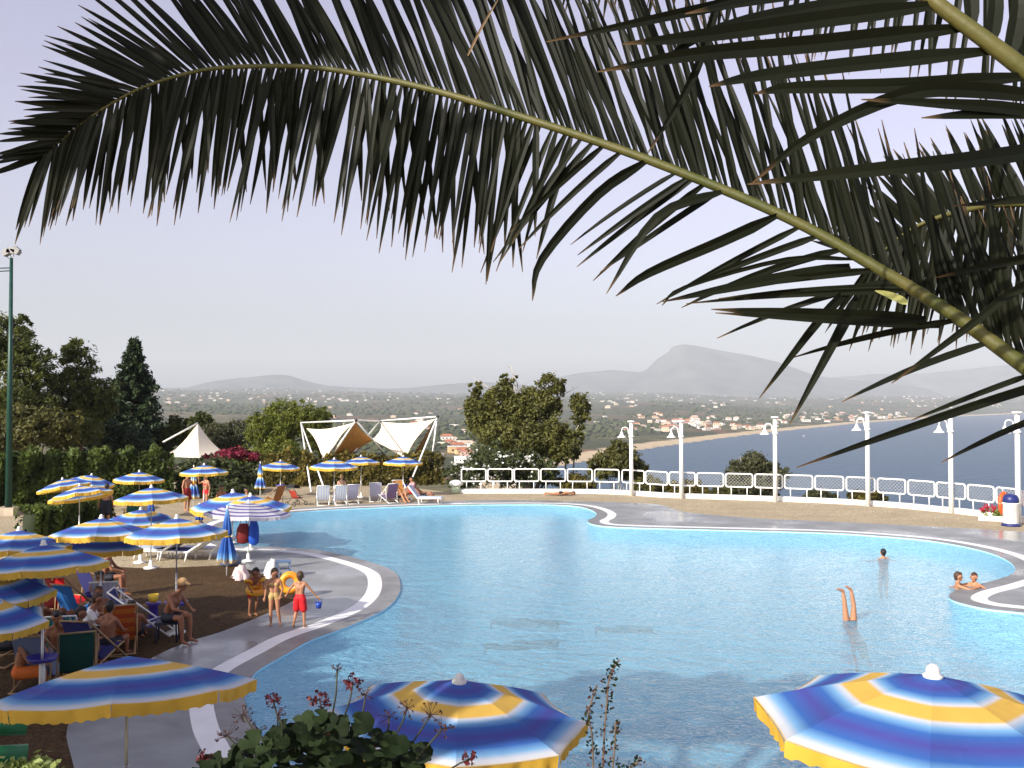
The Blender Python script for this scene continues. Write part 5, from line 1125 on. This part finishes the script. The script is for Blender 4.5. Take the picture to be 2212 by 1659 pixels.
def person(pos, rz, J, label, sk=SK1, hair=HAIRD, H=1.7, clothes=(), group=None, rot=None, hs=1.0, longhair=False, voxel=.014, parts='all'):
    k = H / 1.72; J = {a: V3(c) for a, c in J.items()}
    e = empty('person', pos, rz, label, 'person', group)
    if rot is not None: e.rotation_euler = rot
    e.scale = (k, k, k); C = []; f = J['face'].normalized(); sd = f.cross(V3((0, 0, 1)));
    if sd.length < .1: sd = V3((1, 0, 0))
    sd.normalize(); up = sd.cross(f).normalized(); hd = J['head']
    # trunk
    for a in ('L', 'R'):
        sg = 1 if a == 'L' else -1; w_ = V3((.05 * sg, 0, 0)); h_ = J['hip' + a]
        C += [(J['pelvis'] + w_, J['waist'] + w_ * .9, .098, .088), (J['waist'] + w_ * .9, J['chest'] + w_ * 1.3, .088, .1), (J['chest'] + w_ * 1.2, J['sh' + a] - (J['sh' + a] - J['chest']) * .2, .095, .062), (J['neck'], J['sh' + a], .045, .05)]
        C += [(h_, J['kn' + a], .088, .056), (J['kn' + a], J['kn' + a].lerp(J['an' + a], .35), .056, .054), (J['kn' + a].lerp(J['an' + a], .35), J['an' + a], .054, .034)]
        tw = J['toe' + a] if 'toe' + a in J else J['an' + a] + V3((.02 * sg, -.17, -.045)); C += [(J['an' + a], J['an' + a].lerp(tw, .25) + V3((0, 0, -.02)), .034, .034), (J['an' + a].lerp(tw, .25), tw, .034, .024)]
        C += [(J['sh' + a], J['el' + a], .05, .038), (J['el' + a], J['wr' + a], .038, .025)]
        fd = (J['wr' + a] - J['el' + a]).normalized(); pn = fd.cross(V3((sg, .2, .1))).normalized(); ps = fd.cross(pn).normalized()
        w0 = J['wr' + a]; pe = w0 + fd * .075; C += [(w0, pe, .024, .03), (w0 + fd * .03 + ps * .014, pe + ps * .022, .018, .015), (w0 + fd * .03 - ps * .014, pe - ps * .022, .018, .015)]
        for q, (o_, l_) in enumerate(((-.03, .06), (-.011, .075), (.01, .07), (.03, .052))):
            m1_ = pe + ps * o_ + fd * (l_ * .6); C += [(pe + ps * o_ * .9, m1_, .0105, .0095), (m1_, m1_ + fd * l_ * .4 + pn * .015, .0095, .008)]
        C += [(w0 + fd * .025 - ps * .02, w0 + fd * .06 - ps * .052 + pn * .01, .012, .0105), (w0 + fd * .06 - ps * .052 + pn * .01, w0 + fd * .09 - ps * .055 + pn * .02, .0105, .009)]
    C += [(J['chest'], J['neck'], .1, .055), (J['neck'], hd - up * .06 * hs, .05, .052)]
    r = .092 * hs
    C += [(hd + up * .02 * hs, hd + up * .03 * hs - f * .015, r, r * .98), (hd + f * .03 * hs - up * .05 * hs, hd + f * .045 * hs - up * .07 * hs, .055 * hs, .042 * hs), (hd + f * .088 * hs + up * .005, hd + f * .105 * hs - up * .025 * hs, .011, .015 * hs)]
    for sg in (1, -1): C += [(hd + sd * .092 * hs * sg + up * .01, hd + sd * .095 * hs * sg - up * .03 * hs, .017, .013)]
    body = blobmesh(C, 'body', sk, e, voxel)
    # hair and face
    hc = [(hd + up * .055 * hs - f * .02 * hs, hd + up * .035 * hs - f * .035 * hs, .088 * hs, .092 * hs), (hd - f * .045 * hs, hd - f * .05 * hs - up * .045 * hs, .075 * hs, .06 * hs), (hd + up * .075 * hs + f * .03 * hs, hd + up * .07 * hs - f * .02, .06 * hs, .08 * hs)]
    if longhair: hc += [(hd - f * .07 * hs, hd - f * .085 * hs - up * .2, .075, .05)]
    if hair: blobmesh(hc, 'hair', hair, e, .012, 2)
    for sg in (1, -1):
        b = MB(); capsule(b, hd + f * .084 * hs + sd * .032 * hs * sg + up * .02 * hs, hd + f * .084 * hs + sd * .042 * hs * sg + up * .02 * hs, .009, .008, 8); b.build('eye', EYE, e)
    b = MB(); capsule(b, hd + f * .088 * hs - sd * .018 * hs - up * .055 * hs, hd + f * .088 * hs + sd * .018 * hs - up * .055 * hs, .007, .007, 8); b.build('mouth', LIP, e)
    for kind, m in clothes:
        if kind in ('shorts', 'trunks', 'briefs'):
            ln = {'shorts': .75, 'trunks': .45, 'briefs': .12}[kind]; g_ = {'shorts': .03, 'trunks': .014, 'briefs': .01}[kind]; cc = []
            for a in ('L', 'R'):
                sg = 1 if a == 'L' else -1; cc += [(J['pelvis'] + V3((.05 * sg, 0, 0)), J['pelvis'].lerp(J['waist'], .45) + V3((.05 * sg, 0, 0)), .1 + g_, .095 + g_ * .6), (J['hip' + a], J['hip' + a].lerp(J['kn' + a], ln), .09 + g_, .078 + g_ * 1.3)]
            blobmesh(cc, 'swim_' + kind, m, e, .014, 3)
        if kind == 'bra':
            cc = [(J['chest'] + V3((.05 * s_, -.06, .01)), J['chest'] + V3((.07 * s_, -.06, 0)), .055, .055) for s_ in (1, -1)] + [(J['chest'] + V3((-.11, -.01, 0)), J['chest'] + V3((.11, -.01, 0)), .06, .06)]
            blobmesh(cc, 'bikini_top', m, e, .014, 3)
        if kind == 'shirt':
            cc = []
            for a in ('L', 'R'):
                sg = 1 if a == 'L' else -1; w_ = V3((.05 * sg, 0, 0)); cc += [(J['pelvis'] + w_, J['waist'] + w_, .115, .11), (J['waist'] + w_, J['chest'] + w_ * 1.3, .11, .118), (J['chest'] + w_ * 1.2, J['sh' + a], .105, .068), (J['sh' + a], J['sh' + a].lerp(J['el' + a], .6), .066, .062)]
            blobmesh(cc, 'shirt', m, e, .016, 3)
        if kind == 'cap': blobmesh([(hd + up * .06, hd + up * .05 - f * .03, .1 * hs, .1 * hs), (hd + up * .06 + f * .08, hd + up * .05 + f * .17, .035, .03)], 'cap', m, e, .012, 2)
        if kind == 'bands':
            for a in ('L', 'R'):
                c_ = J['sh' + a].lerp(J['el' + a], .6); b = MB(); ax = (J['el' + a] - J['sh' + a]).normalized(); s1 = ax.cross(V3((.2, 1, .1))).normalized(); s2 = ax.cross(s1)
                b.tube([c_ + (s1 * math.cos(q) + s2 * math.sin(q)) * .09 for q in np.linspace(0, 6.283, 15)[:-1]], .062, 9, closed=True); b.build('arm_band', m, e)
    return e
REDC, DKC, BIK = mat('swim_red', (.62, .012, .02), .7, var=.1, vscale=9, bump=.3, bscale=12), mat('swim_dark', (.012, .014, .025), .7), mat('swim_sand', (.5, .34, .13), .7)
TEE = mat('tee_white', (.72, .72, .72), .85, var=.05)
# the three children on the grey deck
J = stand(); J.update(shL=(.17, 0, 1.39), elL=(.36, -.08, 1.2), wrL=(.5, -.16, 1.0), elR=(-.34, -.05, 1.18), wrR=(-.5, -.12, .98), knL=(.14, -.05, .5), anL=(.2, .06, .08), knR=(-.12, -.03, .49), anR=(-.14, .0, .07), face=(.2, -1, 0))
bp_ = G(648, 1356); person(bp_, R(172), J, 'boy seen from behind in red swim shorts holding a small blue bucket', SK1, HAIRB, 1.2, [('shorts', REDC)], 'children on the pool deck', hs=1.28, voxel=.012)
wr_ = Matrix.Rotation(R(172), 3, 'Z') @ (V3((-.56, -.14, .9)) * (1.2 / 1.72)) + bp_
e = empty('toy_bucket', (wr_.x, wr_.y, wr_.z - .21), .3, 'small blue toy bucket in the hand of the boy in red shorts', 'bucket')
b = MB(); b.lathe([(0, 0), (.055, 0), (.075, .13), (.068, .13), (.05, .01)], 14); b.build('body', BLUEPL, e)
b = MB(); b.tube([(.07 * math.cos(q), 0, .13 + .09 * math.sin(q)) for q in np.linspace(0, math.pi, 9)], .005, 5); b.build('handle', BLUEPL, e)
J = stand(); J.update(face=(-.5, -1, -.2), elL=(.25, .02, 1.12), wrL=(.2, -.12, .95), elR=(-.25, .03, 1.12), wrR=(-.28, -.02, .9), knL=(.12, -.04, .49), anL=(.18, .05, .07))
person(G(592, 1352), R(8), J, 'girl facing the camera in a sand-coloured bikini next to the boy in red', SK1, HAIRB, 1.24, [('briefs', BIK), ('bra', BIK)], 'children on the pool deck', hs=1.25, longhair=True, voxel=.012)
J = stand(); J.update(chest=(0, -.1, 1.24), neck=(0, -.2, 1.4), head=(0, -.28, 1.53), shL=(.17, -.15, 1.35), shR=(-.17, -.15, 1.35), elL=(.3, -.28, 1.15), wrL=(.2, -.45, 1.05), elR=(-.3, -.25, 1.15), wrR=(-.25, -.42, .98), knL=(.12, -.1, .5), knR=(-.1, -.05, .5), face=(.4, -1, -.3))
person(G(545, 1330), R(40), J, 'small child leaning forward with yellow arm bands and red trunks', SK2, HAIRD, 1.15, [('trunks', REDC), ('bands', YP)], 'children on the pool deck', hs=1.3, voxel=.012)
kp = G(545, 1330); ring((kp.x + .12, kp.y - .12, .62), 'yellow swim ring round the waist of the leaning child', YP, .17, .075, (.25, .1, 0))
# seated and reclining people in the shade, lower left
def low_seat(pos, label, m):
    e = empty('low_stool', pos, .2, label, 'stool'); b = MB(); b.box((0, 0, .4), (.46, .4, .05)); b.build('seat', m, e, smooth=False)
    for x in (-.19, .19):
        for y in (-.16, .16): b = MB(); b.tube([(x * 1.1, y * 1.1, 0), (x, y, .39)], .02, 6); b.build('leg', m, e)
p = G(366, 1386); person(p, R(70), sit(.2), 'man in dark trunks and a pale cap sitting at the edge of the brown gravel', SK2, HAIRB, 1.72, [('trunks', DKC), ('cap', mat('cap_straw', (.5, .3, .14), .8))])
low_seat(p + V3((-.06, .05, 0)), 'dark stool under the man in the pale cap', mat('stool_dark', (.03, .03, .06), .6))
person(G(292, 1392), R(195), recline(), 'dark-haired person reclining, head just above the orange-draped chair', SK2, HAIRD, 1.66, [('trunks', DKC)])
person(G(190, 1402), R(110), sit(.12, True), 'person in a white T-shirt sitting between the striped and the orange-draped chairs', SK2, HAIRB, 1.65, [('shirt', TEE), ('trunks', DKC)])
person(G(122, 1452), R(20), sit(.05, True), 'person reading in the shade below the green striped deck chair', SK2, HAIRD, 1.66, [('trunks', F_GRY)])
for u_, v_, rz_, po_, lab_ in ((158, 1440, 100, sit(.1, True), 'tanned person hunched beside the green striped chair'), (75, 1400, 130, recline(), 'dark-haired sunbather lying below the lower left canopy'), (235, 1425, 170, sit(.05, True), 'person in shadow sitting behind the orange-draped chair'), (208, 1338, 60, sit(.1, True), 'person in shade beside the plain blue deck chair')):
    person(G(u_, v_), R(rz_), po_, lab_, SK2, HAIRD, 1.66, [('trunks', DKC)])
person(G(8, 1452), R(95), sit(.22), 'bare-chested man cut by the left edge, sitting in deep shade', SK2, HAIRD, 1.72, [('trunks', DKC)])
person(G(48, 1492), R(100), sit(.1, True), 'woman with orange cloth on her lap near the left edge', SK1, HAIRD, 1.62, [('shorts', mat('cloth_orange_plain', (.7, .16, .03), .8)), ('bra', DKC)])
person(G(245, 1372), R(60), recline(), 'person lying back in the lavender chair under the large striped umbrella', SK2, HAIRB, 1.66, [('trunks', F_BLUE)])
person(G(118, 1372), R(160), recline(), 'dark figure lying in shadow behind the lower left canopies', SK2, HAIRD, 1.68, [('trunks', DKC)])
person(G(228, 1290), R(100), sit(.12), 'man in an orange cap seated below the middle striped umbrella', SK2, HAIRD, 1.72, [('trunks', DKC), ('cap', mat('cap_orange', (.75, .22, .04), .7))])
# standing and sitting further back
J = stand(); J.update(chest=(0, -.05, 1.25), neck=(0, -.12, 1.42), head=(0, -.18, 1.56)); person(G(228, 1140), R(190), J, 'bare-backed man in dark trunks bending by the umbrellas near the hedge', SK1, HAIRD, 1.78, [('shorts', DKC)])
J = stand(); J.update(elL=(.28, -.1, 1.15), wrL=(.1, -.25, 1.2)); person(G(404, 1104), R(60), J, 'man in long dark red trunks standing left of the furled umbrella', SK1, HAIRB, 1.74, [('shorts', mat('swim_darkred', (.25, .012, .015), .7))])
J = stand(); J.update(elR=(-.34, -.1, 1.3), wrR=(-.26, -.2, 1.5)); person(G(444, 1104), R(-30), J, 'woman with a white hairband standing right of the furled umbrella', SK1, HAIRL, 1.68, [('briefs', REDC), ('bra', REDC)])
person(G(478, 1108), R(10), sit(.05), 'dark-haired woman seated in the shade in front of the oleanders', SK2, HAIRD, 1.65, [('trunks', REDC)], longhair=True)
person(G(552, 1100), R(80), recline(), 'sunbather in red reclining between the furled and the lone far umbrella', SK1, HAIRD, 1.66, [('trunks', REDC)])
person(G(738, 1080), R(15), sit(.0), 'fair-haired person whose head shows above the white sling chairs', SK3, HAIRL, 1.66, [('trunks', DKC)])
person(G(890, 1084), R(-60), sit(.05), 'person in a pink top sitting beside the right far umbrella pole', SK1, HAIRD, 1.66, [('trunks', REDC), ('shirt', mat('tee_pink', (.6, .3, .34), .8))])
person(G(862, 1084), R(40), recline(), 'sunbather with red legs on the violet chair of the far row', SK1, HAIRB, 1.68, [('trunks', DKC)])
person(G(916, 1084), R(80), recline(), 'sunbather in a dark top on the lounger at the right end of the far row', SK2, HAIRD, 1.66, [('trunks', DKC), ('bra', DKC)])
J = stand(); person(V3(G(1175, 1071)) + V3((0, 0, .13)), 0, J, 'sunbather lying on the bare terrace in front of the kerb wall', SK1, HAIRB, 1.7, [('briefs', DKC)], rot=(R(90), 0, R(96)))
# bathers
def float_j(): J = stand(); J.update(elL=(.4, -.1, 1.32), wrL=(.5, -.3, 1.3), elR=(-.4, -.1, 1.32), wrR=(-.5, -.3, 1.3)); return J
p = G(1908, 1203); person((p.x, p.y, -1.46), R(180), float_j(), 'lone swimmer with only a dark wet head above the water', SK1, HAIRD, 1.7)
J = float_j(); J.update(elL=(.3, -.25, 1.32), wrL=(.1, -.45, 1.36), elR=(-.3, -.25, 1.32), wrR=(-.1, -.45, 1.36)); p = G(2070, 1268); person((p.x, p.y, -1.3), R(70), J, 'left bather of the pair embracing by the right pool tongue', SK1, HAIRB, 1.68, hs=1.05)
J = float_j(); p = G(2104, 1266); person((p.x, p.y, -1.28), R(-50), J, 'right bather of the pair embracing by the right pool tongue', SK1, HAIRB, 1.62, [('bra', DKC)], hs=1.05)
J = stand(); J.update(pelvis=(0, 0, -.12), waist=(.03, -.05, -.25), chest=(.12, -.12, -.45), neck=(.2, -.15, -.62), head=(.25, -.18, -.75), face=(.3, -1, -.3), shL=(.28, -.1, -.5), elL=(.35, -.1, -.75), wrL=(.4, -.1, -.95), shR=(0, -.15, -.6), elR=(.05, -.15, -.85), wrR=(.1, -.15, -1.05),
    hipL=(.08, 0, -.08), knL=(.1, .02, .33), anL=(.04, .03, .72), toeL=(-.1, -.02, .8), hipR=(-.08, 0, -.08), knR=(-.12, -.01, .33), anR=(-.16, 0, .7), toeR=(-.32, -.06, .74))
p = G(1836, 1335); person((p.x, p.y, -.05), R(0), J, 'diver with only two legs sticking straight up out of the pool', SK1, HAIRD, 1.68, [('briefs', DKC)])
for u, v, L_, rz, z, lab in ((1058, 1345, 1.6, 84, -.2, 'swimmer under water, upper left of three dim shapes in the pool'), (1045, 1398, 1.6, 100, -.2, 'swimmer under water with arms spread, lower left of three dim shapes'), (1285, 1360, 1.3, 90, -.19, 'swimmer under water, rightmost of three dim shapes in the pool')):
    p = G(u, v, z); J = float_j(); J.update(elL=(.3, 0, 1.6), wrL=(.25, 0, 1.85), elR=(-.35, 0, 1.5), wrR=(-.5, 0, 1.7)); person(p, 0, J, lab, mat('skin_submerged', (.1, .05, .035), .5), HAIRD, L_, [('trunks', DKC)], rot=(R(90), 0, R(rz)), group='swimmers under water')
# bake the remeshed bodies to plain meshes
bpy.context.view_layer.update(); dg = bpy.context.evaluated_depsgraph_get()
for o in REMESH:
    me = bpy.data.meshes.new_from_object(o.evaluated_get(dg)); o.modifiers.clear(); old = o.data; o.data = me; me.name = o.name
    for poly in me.polygons: poly.use_smooth = True

# ============================================================ HOUSES ON THE PLAIN
hw = [mat('house_wall_white', (.68, .65, .6), .8), mat('house_wall_cream', (.55, .45, .33), .8), mat('house_wall_ochre', (.6, .4, .2), .8), mat('house_wall_pink', (.55, .33, .27), .8)]
hr = [mat('house_roof_tile', (.36, .13, .07), .85, var=.2), mat('house_roof_pale', (.5, .36, .28), .85), mat('house_roof_flat', (.6, .58, .54), .85)]
WINM = mat('window_dark', (.03, .035, .04), .3)
def hit_land(u, v):
    r = ray(u, v); r = r / r.y; ds = np.geomspace(420, 10500, 260); zl = land_z(r.x * ds, ds, False)[0]; zr = CAMZ + r.z * ds; k = np.nonzero(zl >= zr)[0]
    if not len(k): return None
    d = ds[k[0]]; c = float(land_z(np.array([r.x * d]), np.array([d]), False)[1][0]); return Vector((r.x * d, d, float(zl[k[0]]))), c
hmesh = {}
def house_mesh(wi, ri, typ):
    if (wi, ri, typ) in hmesh: return hmesh[(wi, ri, typ)]
    b = MB(); w2, d2, h = .5, .4, (.42, .62, .36)[typ]
    b.box((0, 0, h / 2 - .1), (1, .8, h + .2), 0)
    if ri < 2:
        b.add([(-.55, -.46, h), (.55, -.46, h), (.55, .46, h), (-.55, .46, h), (-.3, 0, h + .2), (.3, 0, h + .2)], [(0, 1, 5, 4), (1, 2, 5), (2, 3, 4, 5), (3, 0, 4)], 1)
    else: b.box((0, 0, h + .03), (1.04, .84, .06), 1)
    if typ == 1: b.box((.62, .05, h * .3 - .1), (.3, .6, h * .6 + .2), 0)
    for x in (-.3, 0, .3):
        for z in ((.2,) if typ != 1 else (.17, .43)): b.box((x, -.4, z), (.1, .02, .13), 2)
    o = b.build('house', [hw[wi], hr[ri], WINM], smooth=False); me = o.data; bpy.data.objects.remove(o); hmesh[(wi, ri, typ)] = me; return me
HLAB = {(0, 0): 'white house with red tiled roof on the coastal plain', (0, 1): 'white house with pale roof on the coastal plain', (0, 2): 'white flat-roofed house on the coastal plain', (1, 0): 'cream house with red tiled roof on the coastal plain', (1, 1): 'cream house with pale roof on the coastal plain', (1, 2): 'cream flat-roofed house on the coastal plain',
        (2, 0): 'ochre house with red tiled roof near the bay', (2, 1): 'ochre house with pale roof near the bay', (2, 2): 'ochre flat-roofed house near the bay', (3, 0): 'pink house with red tiled roof near the bay', (3, 1): 'pink house with pale roof near the bay', (3, 2): 'pink flat-roofed house near the bay'}
ZN = ['in the dense rows behind the beach', 'along the curve of the bay', 'inland of the near beach', 'on the far right headland', 'just left of the big centre tree', 'seen behind the sails', 'far off on the left plain', 'high up the far plain']
zones = [((1420, 1700), (905, 930), 75), ((1680, 1960), (893, 912), 65), ((1280, 1500), (895, 935), 26), ((1950, 2160), (855, 880), 32), ((930, 1010), (950, 1005), 16), ((700, 1000), (880, 945), 20), ((350, 1000), (855, 880), 22), ((1280, 2200), (845, 890), 34)]
cnt = 0
for zi, ((u0, u1), (v0, v1), n_) in enumerate(zones):
    made = 0; tries = 0
    while made < n_ and tries < n_ * 12:
        tries += 1; h_ = hit_land(random.uniform(u0, u1), random.uniform(v0, v1))
        if not h_ or h_[1] < 48: continue
        p, c = h_; wi = random.choices((0, 1, 2, 3), (6, 3, 1, 1))[0]; ri = random.choices((0, 1, 2), (4, 3, 3))[0]; typ = random.choices((0, 1, 2), (4, 3, 2))[0]
        o = mesh_obj('house', house_mesh(wi, ri, typ)); o.location = p; s_ = random.uniform(8, 15) * (1 if p.y < 2500 else 1.15); o.scale = (s_ * random.uniform(.9, 1.5), s_, s_ * random.uniform(.85, 1.1)); o.rotation_euler = (0, 0, random.uniform(-.6, .6))
        tag(o, HLAB[(wi, ri)].replace('on the coastal plain', ZN[zi]).replace('near the bay', ZN[zi]), 'house', 'houses on the coastal plain'); made += 1; cnt += 1
# far town and thousands of trees: one mass each
def far_boxes(name, pts, sizes, hfac, material, label, cat):
    b = MB()
    for p, s_ in zip(pts, sizes): b.box((p[0], p[1], p[2] + s_ * hfac / 2 - 1), (s_ * random.uniform(.8, 2), s_, s_ * hfac + 2))
    o = b.build(name, material, smooth=False); tag(o, label, cat, kind='stuff'); return o
pts = []; sz = []
for k in range(300):
    u = random.gauss(1800, 130); v = random.uniform(818, 838); h_ = hit_land(u, v)
    if h_: pts.append(h_[0]); sz.append(random.uniform(12, 22))
for k in range(260):
    h_ = hit_land(random.uniform(300, 2250), random.uniform(838, 872))
    if h_ and h_[1] > 80: pts.append(h_[0]); sz.append(random.uniform(7, 13))
far_boxes('far_town', pts, sz, .6, mat('town_wall', (.46, .43, .38), .85), 'pale scatter of far town buildings below the mountain', 'town')
b = MB(); ico = [(0, 0, 1), (.89, 0, .45), (.28, .85, .45), (-.72, .53, .45), (-.72, -.53, .45), (.28, -.85, .45), (.9, .3, -.2), (-.3, .95, -.2), (-1, -.1, -.2), (-.2, -1, -.2)]
icf = [(0, 1, 2), (0, 2, 3), (0, 3, 4), (0, 4, 5), (0, 5, 1), (1, 6, 2), (2, 7, 3), (3, 8, 4), (4, 9, 5), (5, 9, 6, 1), (2, 6, 7), (3, 7, 8), (4, 8, 9)]
NTREE = 9000; us = rng.uniform(330, 2260, NTREE); dd = np.exp(rng.uniform(math.log(420), math.log(8500), NTREE)); xs = (us - CX) / FPX * dd; zl, cs, hd_ = land_z(xs, dd, False)
dens = noise2(xs, dd, 17, 3, 1 / 230.)
for x, y, z, c, q in zip(xs, dd, zl, cs, dens):
    if c < 110 or q < -.25: continue
    s_ = random.uniform(2.5, 5.5) * (1 + y / 6000)
    jit = [random.uniform(.75, 1.25) for _ in ico]; b.add([(x + v[0] * s_ * j * 1.3, y + v[1] * s_ * j, z + s_ * .5 + v[2] * s_ * j * .9) for v, j in zip(ico, jit)], icf)
o = b.build('far_trees', mat('far_foliage', (.028, .04, .018), .95, col2=(.075, .085, .035), vscale=.02, spec=.1), smooth=False); tag(o, 'dark scattered orchards and trees covering the far plain', 'trees', kind='stuff')
# one small boat out in the bay
p = G(1737, 943, SEA); e = empty('small_boat', p, .4, 'tiny white boat out in the bay beyond the railing', 'boat'); e.location.z = SEA
b = MB(); n = 9; rows = []
for k in range(n):
    t = k / (n - 1); wv = 1.3 * math.sin(math.pi * (.12 + .8 * t)) ; rows.append([(-3.2 + 6.4 * t, -wv, 1.0), (-3.2 + 6.4 * t, -wv * .6, -.2), (-3.2 + 6.4 * t, wv * .6, -.2), (-3.2 + 6.4 * t, wv, 1.0)])
b.grid(rows); b.build('hull', WHITE, e); b = MB(); b.box((-.3, 0, 1.5), (2, 1.5, 1.2)); b.build('cabin', WHITE, e, smooth=False)
